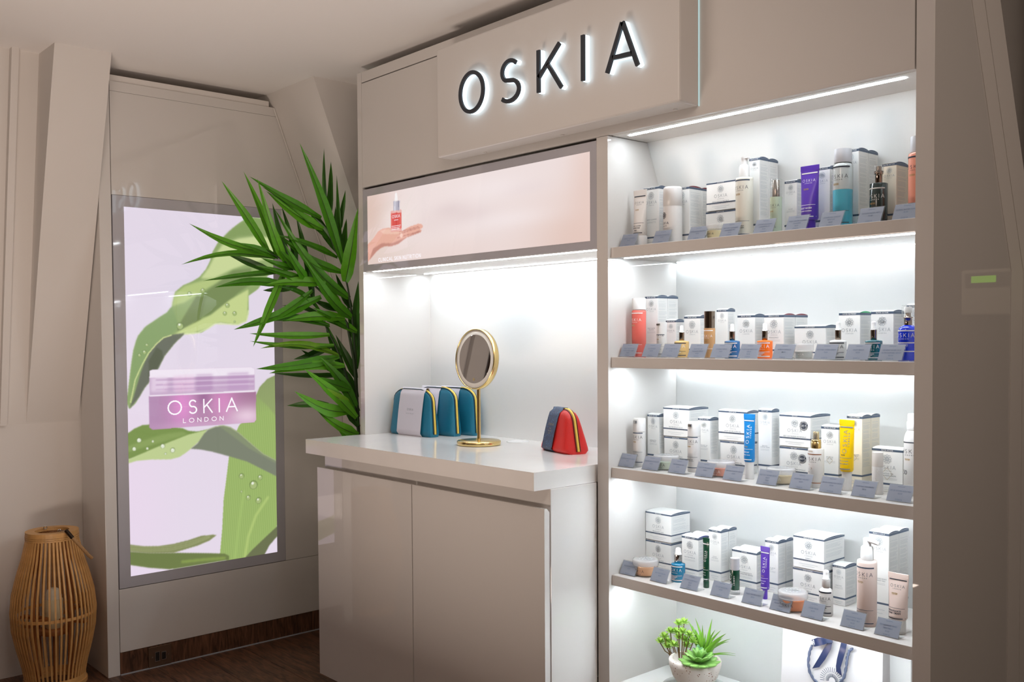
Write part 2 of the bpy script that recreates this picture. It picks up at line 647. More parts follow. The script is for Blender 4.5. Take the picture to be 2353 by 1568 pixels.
IT, IB, IL, IR = 1.857, 0.389, 1.4185, 2.062
for (a, c, d, e) in ((FL, FR, IT, FT), (FL, FR, FBm, IB), (FL, IL, IB, IT), (IR, FR, IB, IT)):
    fr.box(-.03, .001, a - YH, c - YH, d, e)
fr.build('poster_frame', M_FRAME, unit)

# ---- the printed pictures: painted on a fine grid of points, one colour per point


class Print:
    def __init__(self, W, H, nx, ny):
        self.W, self.H = W, H
        self.u, self.v = np.meshgrid(np.linspace(0, W, nx), np.linspace(0, H, ny))
        self.nx, self.ny = nx, ny
        self.c = np.zeros((ny, nx, 3))

    def inside(self, poly):
        P = np.array(poly)
        r = np.zeros_like(self.u, bool)
        for (x0, y0), (x1, y1) in zip(P, np.roll(P, -1, 0)):
            if y0 == y1:
                continue
            cnd = (self.v >= min(y0, y1)) & (self.v < max(y0, y1))
            r ^= cnd & (self.u < x0 + (self.v - y0) * (x1 - x0) / (y1 - y0))
        return r

    def blur(self, a, n):
        for _ in range(int(n * (1.9 if self.nx == 360 else 1) + .5)):
            p = np.pad(a, 1, mode='edge')
            a = (p[:-2, 1:-1] + p[2:, 1:-1] + p[1:-1, :-2] + p[1:-1, 2:] + 2 * p[1:-1, 1:-1]) / 6
        return a

    def lay(self, mask, col, soft=1, k=1.0):
        m = self.blur(mask.astype(float), soft)[..., None] * k
        col = np.array(col, float)
        self.c = self.c * (1 - m) + col * m

    def lay_field(self, mask, field, soft=1):
        m = self.blur(mask.astype(float), soft)[..., None]
        self.c = self.c * (1 - m) + field * m

    def line(self, pts, th, col, soft=1, k=1.0):
        d = np.full_like(self.u, 9.0)
        for (a, b_), (c, e) in zip(pts, pts[1:]):
            l2 = (c - a) ** 2 + (e - b_) ** 2 + 1e-12
            t = np.clip(((self.u - a) * (c - a) + (self.v - b_) * (e - b_)) / l2, 0, 1)
            d = np.minimum(d, np.hypot(self.u - a - t * (c - a), self.v - b_ - t * (e - b_)))
        self.lay(d < th / 2, col, soft, k)

    def disc(self, u, v, r, col, soft=1, k=1.0, sy=1.0):
        self.lay(np.hypot(self.u - u, (self.v - v) / sy) < r, col, soft, k)

    def glow(self, u, v, ru, rv, col, k=1.0):
        m = (k * np.exp(-((self.u - u) / ru) ** 2 - ((self.v - v) / rv) ** 2))[..., None]
        self.c = self.c * (1 - m) + np.array(col, float) * m

    def mesh(self, name, fn, m, parent):
        c = np.clip(self.c / 255, 0, 1)
        c = np.where(c <= .04045, c / 12.92, ((c + .055) / 1.055) ** 2.4)
        n = self.nx * self.ny
        me = bpy.data.meshes.new(name)
        co = fn(self.u.ravel(), self.v.ravel())
        i = np.arange(n).reshape(self.ny, self.nx)
        q = np.stack([i[:-1, :-1], i[:-1, 1:], i[1:, 1:], i[1:, :-1]], -1).reshape(-1, 4)
        me.vertices.add(n)
        me.vertices.foreach_set('co', co.ravel())
        me.loops.add(q.size)
        me.loops.foreach_set('vertex_index', q.ravel())
        me.polygons.add(len(q))
        me.polygons.foreach_set('loop_start', np.arange(len(q)) * 4)
        me.update()
        at = me.color_attributes.new('print', 'FLOAT_COLOR', 'POINT')
        at.data.foreach_set('color', np.concatenate([c.reshape(-1, 3), np.ones((n, 1))], 1).ravel())
        me.materials.append(m)
        o = bpy.data.objects.new(name, me)
        C.objects.link(o)
        o.parent = parent
        return o


# poster: u runs away from the room's front (+y), v up
PW, PH = IR - IL, IT - IB
pr_ = Print(PW, PH, 360, 820)


def pz(pts, ox, oy, s):                            # points noted on an enlarged view -> poster coordinates
    out = []
    for x, y in pts:
        p = onX(ox + x / s, oy + y / s, XL)
        out.append((p.y - IL, p.z - IB))
    return out


A_ = lambda pts: pz(pts, 240, 420, 3.266)
B_ = lambda pts: pz(pts, 240, 820, 2.905)
g = pr_.v[..., None] / PH
pr_.c = np.array([236, 224, 240]) * (1 - g) + np.array([232, 221, 236]) * g
pr_.glow(0, .2 * PH, .16, .4, (240, 222, 242), .8)
pr_.glow(.3, .75 * PH, .2, .2, (228, 220, 236), .7)
# big leaf on the right, standing
leafC = B_([(1150, 120), (1085, 150), (1035, 205), (1010, 260), (1000, 380), (900, 455), (850, 560), (830, 670), (812, 820), (795, 950), (785, 1150), (770, 1320), (830, 1375), (935, 1345), (1000, 1290), (1060, 1230), (1150, 1140), (1160, 700)])
m_ = pr_.inside(leafC)
s_ = np.sin((pr_.u * 1.0 + pr_.v * .06) * 620) * .5 + np.sin((pr_.u + pr_.v * .06) * 1500) * .25
f_ = np.array([160, 186, 110]) + s_[..., None] * np.array([9, 8, 7])
k_ = np.clip((pr_.v - .62) / .2, 0, 1)[..., None]
f_ = f_ * (1 - k_) + np.array([138, 150, 108]) * k_
pr_.lay_field(m_, f_)
pr_.line(B_([(935, 1345), (960, 1200), (1010, 1060), (1090, 940)]), .012, (190, 212, 128), 4, .7)
pr_.line(B_([(870, 1345), (900, 1100), (930, 900)]), .01, (176, 204, 120), 5, .5)
pr_.lay(m_ & pr_.inside(B_([(1160, 100), (1085, 150), (1035, 205), (1012, 260), (1090, 330), (1160, 420)])), (150, 164, 112), 6, .7)
pr_.lay(pr_.inside(B_([(930, 1350), (985, 1290), (1090, 1190), (1160, 1125), (1160, 1190), (1100, 1260), (1060, 1335)])), (112, 118, 84), 2)
# leaf across the middle
pr_.lay(pr_.inside(B_([(150, 515), (200, 480), (250, 458), (300, 452), (520, 478), (560, 495), (620, 500), (690, 485), (600, 560), (480, 600), (300, 640), (150, 690)])), (128, 152, 84), 2)
pr_.lay(pr_.inside(B_([(150, 600), (260, 560), (380, 520), (520, 500), (560, 520), (420, 560), (280, 600), (150, 640)])), (150, 172, 104), 8, .7)
pr_.lay(pr_.inside(B_([(150, 715), (210, 697), (300, 687), (440, 686), (500, 670), (545, 640), (580, 612), (640, 560), (690, 487), (560, 520), (420, 575), (300, 625), (150, 690)])), (196, 212, 150), 2)
mB = pr_.inside(B_([(575, 615), (620, 580), (660, 520), (690, 487), (740, 468), (790, 460), (840, 473), (885, 500), (940, 550), (1000, 600), (1060, 650), (1160, 700), (1160, 805), (1060, 755), (950, 700), (830, 665), (720, 635), (640, 620)]))
pr_.lay(mB, (130, 136, 118), 2)
pr_.lay(mB & pr_.inside(B_([(760, 460), (860, 470), (1000, 590), (1160, 690), (1160, 720), (960, 610), (840, 520)])), (146, 158, 120), 4, .6)
pr_.line(B_([(690, 487), (740, 468), (790, 460), (840, 473), (900, 512), (1000, 600), (1060, 650), (1150, 695)]), .004, (178, 190, 142), 1, .8)
# two leaves at the bottom
pr_.lay(pr_.inside(B_([(150, 1300), (300, 1310), (500, 1310), (700, 1312), (800, 1315), (832, 1330), (832, 1355), (660, 1385), (440, 1420), (300, 1410), (150, 1388)])), (116, 130, 78), 2)
pr_.line(B_([(520, 1370), (660, 1355), (800, 1345)]), .012, (150, 172, 88), 5, .7)
pr_.lay(pr_.inside(B_([(150, 1252), (260, 1266), (360, 1265), (460, 1250), (560, 1225), (640, 1198), (720, 1188), (747, 1192), (700, 1228), (620, 1262), (520, 1292), (460, 1310), (300, 1312), (150, 1300)])), (140, 146, 100), 2)
for t in (0, 14, 26):
    pr_.line(B_([(150, 1264 + t), (300, 1272 + t), (440, 1266 + t), (560, 1238 + t), (700, 1196 + t * .5)]), .004, (172, 178, 130), 2, .6)
# the curling leaf at the top
A_out = A_([(1300, 300), (1200, 270), (1130, 262), (1060, 270), (1000, 310), (930, 370), (850, 450), (810, 520), (790, 590), (760, 650), (710, 710), (650, 745), (590, 770), (530, 820), (515, 880), (505, 930), (470, 975), (400, 1020), (310, 1080), (250, 1150), (215, 1260), (195, 1400), (180, 1520), (165, 1650), (185, 1700), (230, 1660), (300, 1540), (380, 1440), (450, 1300), (530, 1200), (600, 1135), (660, 1130), (730, 1125), (780, 1090), (820, 1060), (870, 1050), (930, 1060), (1000, 1065), (1060, 1040), (1080, 980), (1080, 850), (1150, 800), (1300, 600)])
mA = pr_.inside(A_out)
pr_.lay(mA, (150, 172, 112), 2)
pr_.lay(mA & pr_.inside(A_([(1300, 420), (1150, 400), (1000, 420), (880, 470), (820, 560), (780, 640), (720, 720), (820, 720), (960, 650), (1100, 600), (1300, 560)])), (214, 226, 164), 9, .9)
pr_.lay(mA & pr_.inside(A_([(1300, 300), (1100, 262), (950, 350), (850, 455), (1000, 400), (1150, 390), (1300, 420)])), (136, 160, 98), 8, .8)
pr_.lay(mA & pr_.inside(A_([(720, 740), (600, 775), (520, 840), (505, 930), (600, 900), (760, 800), (900, 720), (820, 715)])), (196, 212, 140), 9, .8)
pr_.lay(mA & pr_.inside(A_([(1100, 640), (960, 660), (840, 760), (740, 830), (720, 900), (720, 1010), (800, 1000), (900, 930), (1000, 830), (1100, 760)])), (124, 142, 92), 8, .9)
pr_.lay(mA & pr_.inside(A_([(690, 850), (640, 930), (580, 1030), (540, 1110), (600, 1100), (720, 1040), (760, 860)])), (118, 134, 84), 5, .9)
pr_.lay(mA & pr_.inside(A_([(1080, 800), (940, 880), (800, 990), (700, 1040), (600, 1090), (520, 1140), (660, 1130), (780, 1090), (870, 1050), (1000, 1065), (1070, 1030)])), (206, 220, 150), 5, .95)
pr_.lay(mA & pr_.inside(A_([(505, 930), (400, 1020), (300, 1090), (240, 1180), (205, 1350), (190, 1560), (165, 1660), (240, 1500), (300, 1350), (400, 1210), (500, 1140), (560, 1080)])), (138, 164, 108), 6, .9)
pr_.lay(mA & pr_.inside(A_([(600, 1130), (520, 1140), (450, 1160), (390, 1210), (340, 1270), (300, 1350), (270, 1430), (220, 1600), (185, 1700), (300, 1560), (400, 1440), (470, 1300), (540, 1200)])), (108, 112, 98), 3)
pr_.lay(mA & pr_.inside(A_([(390, 1235), (430, 1260), (440, 1310), (380, 1420), (330, 1480), (330, 1340)])), (92, 98, 78), 3)
pr_.line(A_([(500, 1145), (440, 1165), (390, 1210), (330, 1280), (280, 1370), (230, 1480), (195, 1650)]), .005, (206, 216, 150), 1)
pr_.line(A_([(600, 1135), (700, 1128), (780, 1092), (830, 1058), (930, 1062), (1000, 1066), (1065, 1035), (1080, 960)]), .006, (226, 236, 180), 2, .8)
# drops of water
for (x, y, r, fz) in [(637, 835, 18, A_), (738, 810, 18, A_), (922, 922, 18, A_), (903, 982, 16, A_), (976, 982, 17, A_), (976, 1043, 9, A_), (567, 1075, 28, A_), (318, 1219, 12, A_), (300, 1273, 16, A_), (262, 1296, 13, A_),
                      (230, 557, 17, B_), (322, 565, 9, B_), (198, 615, 15, B_), (286, 613, 10, B_), (388, 596, 17, B_), (455, 624, 17, B_), (407, 648, 8, B_), (914, 797, 19, B_), (1039, 806, 18, B_), (994, 855, 30, B_), (914, 902, 9, B_), (960, 941, 17, B_), (1028, 960, 22, B_)]:
    (u, v), (u2, v2) = fz([(x, y), (x, y - r)])
    R_ = abs(v2 - v)
    br = 1 if R_ < .009 or y < 700 else 0
    pr_.disc(u, v, R_, (112, 132, 80), 1, .7, 1.0)
    pr_.disc(u, v - R_ * .12, R_ * .8, (240, 246, 226) if br and fz is B_ and y < 700 else (178, 196, 132), 1, .9)
    pr_.disc(u - R_ * .2, v + R_ * .35, R_ * .3, (250, 252, 244), 1, .9)
# the jar
jb = B_([(296, 265), (1010, 233), (1012, 420), (1000, 437), (320, 487), (300, 474)])
mj = pr_.inside(jb)
(ju0, jv0), (ju1, jv1) = B_([(296, 480), (1010, 240)])
U = np.clip((pr_.u - ju0) / (ju1 - ju0), 0, 1)[..., None]
f_ = np.array([186, 146, 184]) * (1 - U) + np.array([172, 124, 156]) * U
pr_.lay_field(mj, f_)
keep = pr_.c.copy()
pr_.glow(*B_([(520, 330)])[0], .055, .09, (232, 150, 214), .9)
pr_.glow(*B_([(790, 300)])[0], .06, .08, (228, 148, 206), .8)
pr_.glow(*B_([(950, 400)])[0], .09, .05, (242, 214, 232), .95)
pr_.glow(*B_([(660, 265)])[0], .03, .04, (150, 96, 146), .6)
pr_.glow(*B_([(700, 450)])[0], .2, .02, (226, 186, 218), .6)
pr_.c = np.where(pr_.blur(mj.astype(float), 1)[..., None] > .5, pr_.c, keep)
ml = pr_.inside(B_([(300, 95), (320, 88), (980, 70), (1000, 80), (1002, 230), (300, 262)]))
pr_.lay(ml, (206, 178, 208), 1)
pr_.lay(ml & pr_.inside(B_([(300, 88), (1002, 68), (1002, 118), (300, 142)])), (246, 236, 248), 1)
pr_.lay(ml & pr_.inside(B_([(310, 140), (420, 136), (420, 230), (310, 236)])), (236, 216, 236), 14, .8)
pr_.lay(ml & pr_.inside(B_([(460, 130), (600, 122), (600, 228), (460, 236)])), (238, 204, 230), 12, .8)
pr_.lay(ml & pr_.inside(B_([(610, 122), (720, 118), (720, 226), (610, 230)])), (178, 138, 182), 14, .75)
pr_.lay(ml & pr_.inside(B_([(820, 112), (960, 106), (960, 220), (820, 226)])), (196, 160, 200), 12, .7)
for t, cc in ((136, (246, 236, 248)), (152, (186, 150, 190)), (166, (236, 216, 238)), (186, (190, 152, 194)), (200, (234, 212, 236)), (216, (200, 164, 204))):
    pr_.line(B_([(345, t + 4), (995, t - 18)]), .005, cc, 2, .65)
pr_.line(B_([(306, 262), (996, 229)]), .006, (250, 240, 250), 1, .9)
pos = lambda u, v: np.stack([np.zeros_like(u) + .0015, u + IL - YH, v + IB], 1)
poster = pr_.mesh('poster', pos, printed('backlit_poster_print', 0.97), unit)
M_GLOWWHITE = emit('backlit_white_print', (255, 250, 255), 1.0)
b = MB()
(xa, za), (xb, zb) = B_([(423, 345), (885, 318)])
fnp = lambda u, v: (.0022, u + IL - YH, v + IB)


def between(mb, s, p0, p1, h, th, gap=.28):
    """a word from p0 to p1 (centres of its first and last edge) on the print"""
    pl, wd = text_strokes(s, h, gap, False)
    L_ = math.hypot(p1[0] - p0[0], p1[1] - p0[1])
    k = L_ / wd
    ux, uy = (p1[0] - p0[0]) / L_, (p1[1] - p0[1]) / L_
    out = [[(p0[0] + a * k * ux - (c - h / 2) * uy, p0[1] + a * k * uy + (c - h / 2) * ux) for a, c in q] for q in pl]
    strokes(mb, out, th, fnp)


q = B_([(424, 343), (884, 318), (525, 428), (792, 411), (300, 300), (300, 390)])
hh = abs(q[4][1] - q[5][1])
between(b, 'OSKIA', q[0], q[1], hh, .0058, .55)
between(b, 'LONDON', q[2], q[3], hh * .3, .0026, .75)
b.build('poster_lettering', M_GLOWWHITE, poster)

# fused switch plate on the plinth
sk = thing('switch_plate', 'dark bronze fused switch plate low on the wood skirting', 'switch', (XL - .002, 1.53, 0.045))
MB().box(0, .005, -.047, .047, -.041, .041, ch=.002).build('plate', mat('dark_bronze_plate', (120, 98, 82), .25, .6), sk)
MB().box(.005, .008, -.02, -.004, -.018, .018, ch=.002).build('fuse_holder', mat('black_plastic', (30, 28, 28), .35), sk)
MB().box(.005, .010, .006, .022, -.016, .014, ch=.002).build('rocker', mat('black_plastic', (30, 28, 28), .35), sk)
fr = MB()
for y0, y1, z0, z1 in ((-.022, -.02, -.02, .02), (-.004, -.002, -.02, .02), (-.02, -.004, .018, .02), (-.02, -.004, -.02, -.018), (.004, .006, -.018, .016), (.022, .024, -.018, .016), (.006, .022, .014, .016), (.006, .022, -.018, -.016)):
    fr.box(.005, .0085, y0, y1, z0, z1)
fr.build('chrome_surround', M_CHROME, sk)
for yy in (-.032, .034):
    MB().tube([(.005, yy, 0), (.0065, yy, 0)], .003, 10).build('screw', M_CHROME, sk)

# ================================================================ DISPLAY CABINET
XA, XM0, XM1, XS0, XS1 = -3.2602, -1.981, -1.937, -1.0186, -0.9766
TOP, HEAD = 2.364, 1.918
SH = [1.5937, 1.2731, 0.9489, 0.6302]
ST = 0.031
YB = 2.413                                        # back of the bays
cab = thing('display_cabinet', 'tall white gloss display cabinet with lit shelves and mirror alcove', 'cabinet', (XA, DF, 0))


def cb(name, x0, x1, y0, y1, z0, z1, m, ch=.001, parent=cab):
    return MB().box(x0 - XA, x1 - XA, y0 - DF, y1 - DF, z0, z1, ch=ch).build(name, m, parent)


def side(name, x0, x1, m, zt=TOP, y0=DF):
    """upright whose back follows the sloping wall"""
    b = MB()
    pr = [(y0, 0), (2.60, 0), (2.60, 1.49), (y0 + max(.03, 2.6 - y0 - .39 * (zt - 1.49)), zt), (y0, zt)]
    n = len(pr)
    b.add([(x0 - XA, yy - DF, zz) for yy, zz in pr] + [(x1 - XA, yy - DF, zz) for yy, zz in pr],
          [tuple(range(n)), tuple(range(2 * n - 1, n - 1, -1))] + [(i, i + n, (i + 1) % n + n, (i + 1) % n) for i in range(n)])
    return b.build(name, m, cab)


side('upright', XA, -3.2306, M_GLOSS)
side('upright', XM0, XM1, M_GLOSS, HEAD - .001)
side('upright', XS0 + .0005, XS1, M_GLOSS)
cb('top_rail', -3.2296, -1.0196, DF, DF + .04, 2.3245, TOP, M_GLOSS)
cb('header_panel', -3.2296, -1.0216, DF, DF + .02, HEAD + .0005, 2.3205, M_SATIN)
cb('cabinet_top', -3.2296, -1.0196, DF + .04, 2.19, 2.34, TOP, M_SATIN)
# bay backs: sloping at the top, upright below
b = MB()
pr = [(YB, .27), (YB, 1.585), (2.276, HEAD), (2.276 + .012, HEAD + .02), (YB + .02, 1.60), (YB + .02, .27)]
n = len(pr)
for xa, xb in ((XM1 + .0006, XS0 - .0002),):
    b.add([(xa - XA, yy - DF, zz) for yy, zz in pr] + [(xb - XA, yy - DF, zz) for yy, zz in pr],
          [tuple(range(n)), tuple(range(2 * n - 1, n - 1, -1))] + [(i, i + n, (i + 1) % n + n, (i + 1) % n) for i in range(n)])
b.build('back_panel', M_INNER, cab)
cb('back_panel', -3.2300, XM0 - .0006, 2.424, 2.445, .90, 1.64, M_INNER, 0)
cb('bay_ceiling', XM1 + .0006, XS0 - .0002, DF + .021, 2.276, HEAD, HEAD + .02, M_INNER)
cb('bay_floor', XM1 + .0006, XS0 - .0002, DF + .006, YB, .26, .302, M_INNER)
cb('bay_plinth', XM1 + .0006, XS0 - .0002, DF + .006, DF + .026, .0, .259, M_GLOSS)
cb('alcove_ceiling', -3.2300, XM0 - .0006, DF + .012, 2.424, 1.592, 1.600, M_INNER)
for z in SH:
    cb('shelf', XM1 + .0006, XS0 - .004, DF + .012, YB - .001, z - ST, z, M_GLOSS, .0012)
# light strips
M_LED = emit('led_strip_light', (238, 248, 255), 86)
M_LEDT = emit('led_strip_soft_light', (238, 248, 255), 54)
M_LEDB = emit('led_strip_back_light', (238, 248, 255), 40)


def led(x0, x1, y, z, w, parent=cab, m=M_LED, t=.0012):
    b = MB()
    ring = lambda zz: arc(x1 - XA - w / 2, y - DF, w / 2, w / 2, -90, 90, 6) + arc(x0 - XA + w / 2, y - DF, w / 2, w / 2, 90, 270, 6)
    b.loft([[(p[0], p[1], zz) for p in ring(zz)] for zz in (z - t, z)], smooth=False)
    return b.build('light_strip', m, parent)


led(-1.900, -1.066, 2.152, HEAD, .013, m=M_LEDT)
for z in SH:
    led(XM1 + .02, XS0 - .02, 2.150, z - ST, .010)
    led(XM1 + .012, XS0 - .012, YB - .010, z - ST, .008, m=M_LEDB)
led(-3.20, XM0 - .010, 2.128, 1.592, .012, m=M_LEDT)
led(-3.20, XM0 - .010, 2.374, 1.592, .012, m=M_LEDT)
# shadow line under the panel beside the lit screen
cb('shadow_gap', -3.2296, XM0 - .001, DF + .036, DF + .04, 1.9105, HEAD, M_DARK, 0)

# landscape lit screen over the alcove
scr = thing('lit_screen', 'wide backlit pink screen picturing a hand holding a dropper bottle', 'screen', (-3.2294, DF, 1.594))
SX0, SX1, SZ0, SZ1 = -3.2294, -1.9825, 1.594, 1.9095
JX0, JX1, JZ0, JZ1 = -3.1985, -2.0085, 1.6175, 1.8815
fr = MB()
for (a, c, d, e) in ((SX0, SX1, JZ1, SZ1), (SX0, SX1, SZ0, JZ0), (SX0, JX0, JZ0, JZ1), (JX1, SX1, JZ0, JZ1)):
    fr.box(a - SX0, c - SX0, .001, .0112, d - SZ0, e - SZ0)
fr.build('screen_frame', M_FRAME, scr)
MB().box(.004, SX1 - SX0 - .004, .0121, .035, .012, SZ1 - SZ0 - .004).build('screen_back', M_DARK, scr)
p2 = Print(JX1 - JX0, JZ1 - JZ0, 560, 125)


def D_(pts):
    out = []
    for x, y in pts:
        p = onY(820 + x / 2.45, y / 2.45, DF)
        out.append((p.x - JX0, p.z - JZ0))
    return out


W2, H2 = p2.W, p2.H
p2.c[:] = (243, 228, 226)
for (u, v, ru, rv, cc, k) in [(0, .2, .16, .16, (226, 196, 184), .9), (0, 0, .3, .08, (232, 208, 198), .8), (1.19, 0, .28, .14, (230, 200, 188), .95), (1.19, .14, .09, .3, (234, 206, 196), .8),
                             (.55, .0, .3, .06, (236, 214, 208), .6), (.52, .16, .10, .03, (226, 208, 208), .6), (.62, .13, .12, .03, (228, 210, 210), .55), (.40, .12, .14, .04, (234, 216, 214), .5),
                             (.9, .19, .1, .02, (236, 220, 220), .5), (.82, .1, .2, .03, (250, 238, 238), .6), (.2, .15, .1, .06, (248, 236, 232), .7), (.75, .21, .16, .04, (250, 238, 238), .6)]:
    p2.glow(u, v, ru, rv, cc, k)
hand = D_([(50, 1385), (75, 1362), (90, 1345), (118, 1305), (135, 1292), (150, 1287), (175, 1282), (200, 1288), (225, 1300), (258, 1300), (280, 1285), (300, 1275), (340, 1262), (360, 1260), (372, 1272), (368, 1284), (352, 1293), (366, 1294), (360, 1306), (345, 1312), (320, 1322), (280, 1337), (262, 1350), (232, 1374), (190, 1387), (160, 1386), (135, 1396), (110, 1416), (80, 1452), (50, 1490)])
mh = p2.inside(hand)
p2.lay(mh, (236, 180, 162), 1)
p2.lay(mh & p2.inside(D_([(90, 1400), (140, 1370), (200, 1370), (260, 1345), (345, 1300), (370, 1300), (330, 1330), (260, 1360), (190, 1392), (130, 1402), (70, 1465)])), (196, 138, 126), 3, .85)
p2.lay(mh & p2.inside(D_([(130, 1300), (175, 1288), (220, 1303), (255, 1306), (230, 1318), (150, 1318)])), (246, 204, 186), 2, .8)
for a in ([(240, 1318), (290, 1300), (352, 1282)], [(228, 1340), (285, 1322), (350, 1305)], [(240, 1305), (300, 1290), (345, 1276)]):
    p2.line(D_(a), .003, (190, 126, 114), 1, .7)
p2.disc(*D_([(250, 1326)])[0], .009, (252, 214, 198), 1, .95)
p2.lay(p2.inside(D_([(190, 1190), (250, 1182), (251, 1300), (191, 1306)])), (224, 92, 88), 1)
p2.lay(p2.inside(D_([(190, 1190), (250, 1182), (250, 1196), (190, 1203)])), (238, 190, 184), 1)
p2.lay(p2.inside(D_([(190, 1288), (251, 1284), (251, 1300), (191, 1306)])), (242, 190, 184), 1)
for x in (196, 222, 244):
    p2.line(D_([(x, 1200), (x, 1288)]), .006, (240, 132, 122) if x != 222 else (206, 70, 70), 1, .7)
p2.lay(p2.inside(D_([(205, 1134), (241, 1130), (241, 1184), (205, 1188)])), (190, 186, 200), 1)
p2.line(D_([(214, 1134), (214, 1186)]), .006, (236, 234, 242), 1)
p2.line(D_([(232, 1132), (232, 1184)]), .004, (130, 124, 142), 1)
p2.lay(p2.inside(D_([(212, 1132), (214, 1095), (220, 1082), (226, 1093), (230, 1130)])), (252, 248, 248), 1)
screen_print = p2.mesh('screen_picture', lambda u, v: np.stack([u + JX0 - SX0, np.zeros_like(u) + .0006, v + JZ0 - SZ0], 1), printed('backlit_screen_print', 1.0), scr)
b = MB()
(ta, tb), (tc_, td), (te, tf) = D_([(110, 1466), (371, 1437), (110, 1476)])
fns = lambda u, v: (u + JX0 - SX0, .0002, v + JZ0 - SZ0)
write(b, 'CLINICAL SKIN NUTRITION', .0125, .0024, fns, (ta + tc_) / 2, (tb + td) / 2 - .0062, .48, fit=tc_ - ta)
(ta, tb), (tc_, td) = D_([(190, 1222), (251, 1216)])
write(b, 'OSKIA', .0105, .0014, fns, (ta + tc_) / 2, tb - .006, .4, fit=tc_ - ta)
write(b, 'LONDON', .003, .0008, fns, (ta + tc_) / 2, tb - .016, .8)
for k in range(3):
    strokes(b, [[(ta + .006, tb - .036 - .006 * k), (tc_ - .006 - .004 * k, tb - .036 - .006 * k)]], .0018, fns)
b.build('screen_lettering', M_GLOWWHITE, screen_print)

# ---- sign box with halo-lit letters
YS = 2.017
sg = thing('shop_sign', 'boxed white sign with dark halo-lit letters across the cabinet header', 'sign', (-2.65, YS, 1.942))
b = MB()
x0, x1, z0, z1 = -2.642, -1.6075, 1.942, 2.306
b.box(0, x1 - x0, 0, DF - YS - .0005, 0, z1 - z0, ch=.006)
b.build('sign_box', M_SATIN, sg, (x0 + 2.65, 0, 0))
for xx in (.19, .55, .98):
    MB().lathe([(.006, 0), (.006, .002)], 12, (xx, .06, -.002)).build('screw_cap', M_SATIN, sg)
MB().box(1.0425, 1.0435, DF - YS - .004, DF - YS - .0008, .0, .364).build('light_line', emit('sign_edge_light', (215, 245, 245), .8), sg)
YLF = YS - .024                                    # front of the letters
M_FACE = mat('letter_face', (44, 50, 60), .35)
M_HALO = emit('halo_light', (222, 244, 255), 2.3)


def E_(pts):
    out = []
    for x, y in pts:
        p = onY(820 + x / 2.45, y / 2.45, YLF)
        out.append((p.x + 2.65, p.z - 1.942))
    return out


def bar_ribbon(mb, path, th, y0, y1, closed=False):
    P = [Vector((a, 0, c)) for a, c in path]
    n = len(P)
    rings = []
    for i, p in enumerate(P):
        a = P[i - 1] if (i > 0 or closed) else p
        c = P[(i + 1) % n] if (i < n - 1 or closed) else p
        t = (c - a).normalized()
        nn = Vector((-t.z, 0, t.x)) * (th / 2)
        rings.append([(p.x + nn.x, y0, p.z + nn.z), (p.x + nn.x, y1, p.z + nn.z), (p.x - nn.x, y1, p.z - nn.z), (p.x - nn.x, y0, p.z - nn.z)])
    if closed:
        rings.append(rings[0])
    mb.loft(rings, caps=not closed, smooth=False)


def letter(name, paths, th, closed=False):
    f, h = MB(), MB()
    for p in paths:
        bar_ribbon(f, p, th, -.024, -.017, closed)
        bar_ribbon(h, p, th * .96, -.017, -.0008, closed)
    o = f.build('letter', M_FACE, sg)
    o['label'] = 'dark letter %s of the sign' % name
    h.build('glowing_edge', M_HALO, o)


th = .0125
def ctr(pts):
    q = E_(pts)
    return q
o4 = E_([(578, 520), (706, 512), (640, 408), (632, 630)])
oc = ((o4[0][0] + o4[1][0]) / 2, (o4[2][1] + o4[3][1]) / 2)
orx, orz = (o4[1][0] - o4[0][0]) / 2, (o4[2][1] - o4[3][1]) / 2
letter('O', [arc(oc[0], oc[1], orx, orz, 0, 360, 40)[:-1]], th, True)
s4 = E_([(802, 450), (902, 345), (855, 338), (850, 572), (905, 510)])
sb, stp = E_([(850, 570)])[0][1], E_([(858, 340)])[0][1]
sl, sr = E_([(802, 470)])[0][0], E_([(908, 470)])[0][0]
sp = arc(.30, .745, .25, .255, 40, 235, 14) + arc(.28, .26, .30, .26, 62, -140, 14)
sp = [(sl + (a + .02) / .6 * (sr - sl), sb + c * (stp - sb)) for a, c in sp]
letter('S', [sp], th)
k = E_([(1018, 285), (1018, 518), (1140, 244), (1027, 430), (1062, 362), (1146, 486)])
kk = E_([(1018, 282), (1018, 522), (1137, 240), (1020, 436), (1070, 360), (1148, 490)])
letter('K', [[kk[0], (kk[0][0], kk[1][1])], [kk[2], kk[3]], [kk[4], kk[5]]], th)
ii = E_([(1268, 196), (1268, 455)])
letter('I', [[ii[0], (ii[0][0], ii[1][1])]], th)
aa = E_([(1405, 412), (1490, 124), (1577, 366), (1436, 326), (1546, 300)])
letter('A', [[aa[0], aa[1]], [(aa[1][0] + .001, aa[1][1]), aa[2]], [aa[3], aa[4]]], th)

# ================================================================ COUNTER
base = thing('base_cabinet', 'two-door gloss base cabinet under the white worktop', 'cabinet', (-3.24, 1.886, 0))


def bc(name, x0, x1, y0, y1, z0, z1, m, ch=.0015, parent=base):
    return MB().box(x0 + 3.24, x1 + 3.24, y0 - 1.886, y1 - 1.886, z0, z1, ch=ch).build(name, m, parent)


bc('carcass', -3.215, -1.983, 1.908, 2.0985, .07, .9005, M_GLOSS)
bc('plinth', -3.19, -2.0, 1.935, 2.09, 0, .0695, mat('grey_plinth', (120, 116, 116), .3))


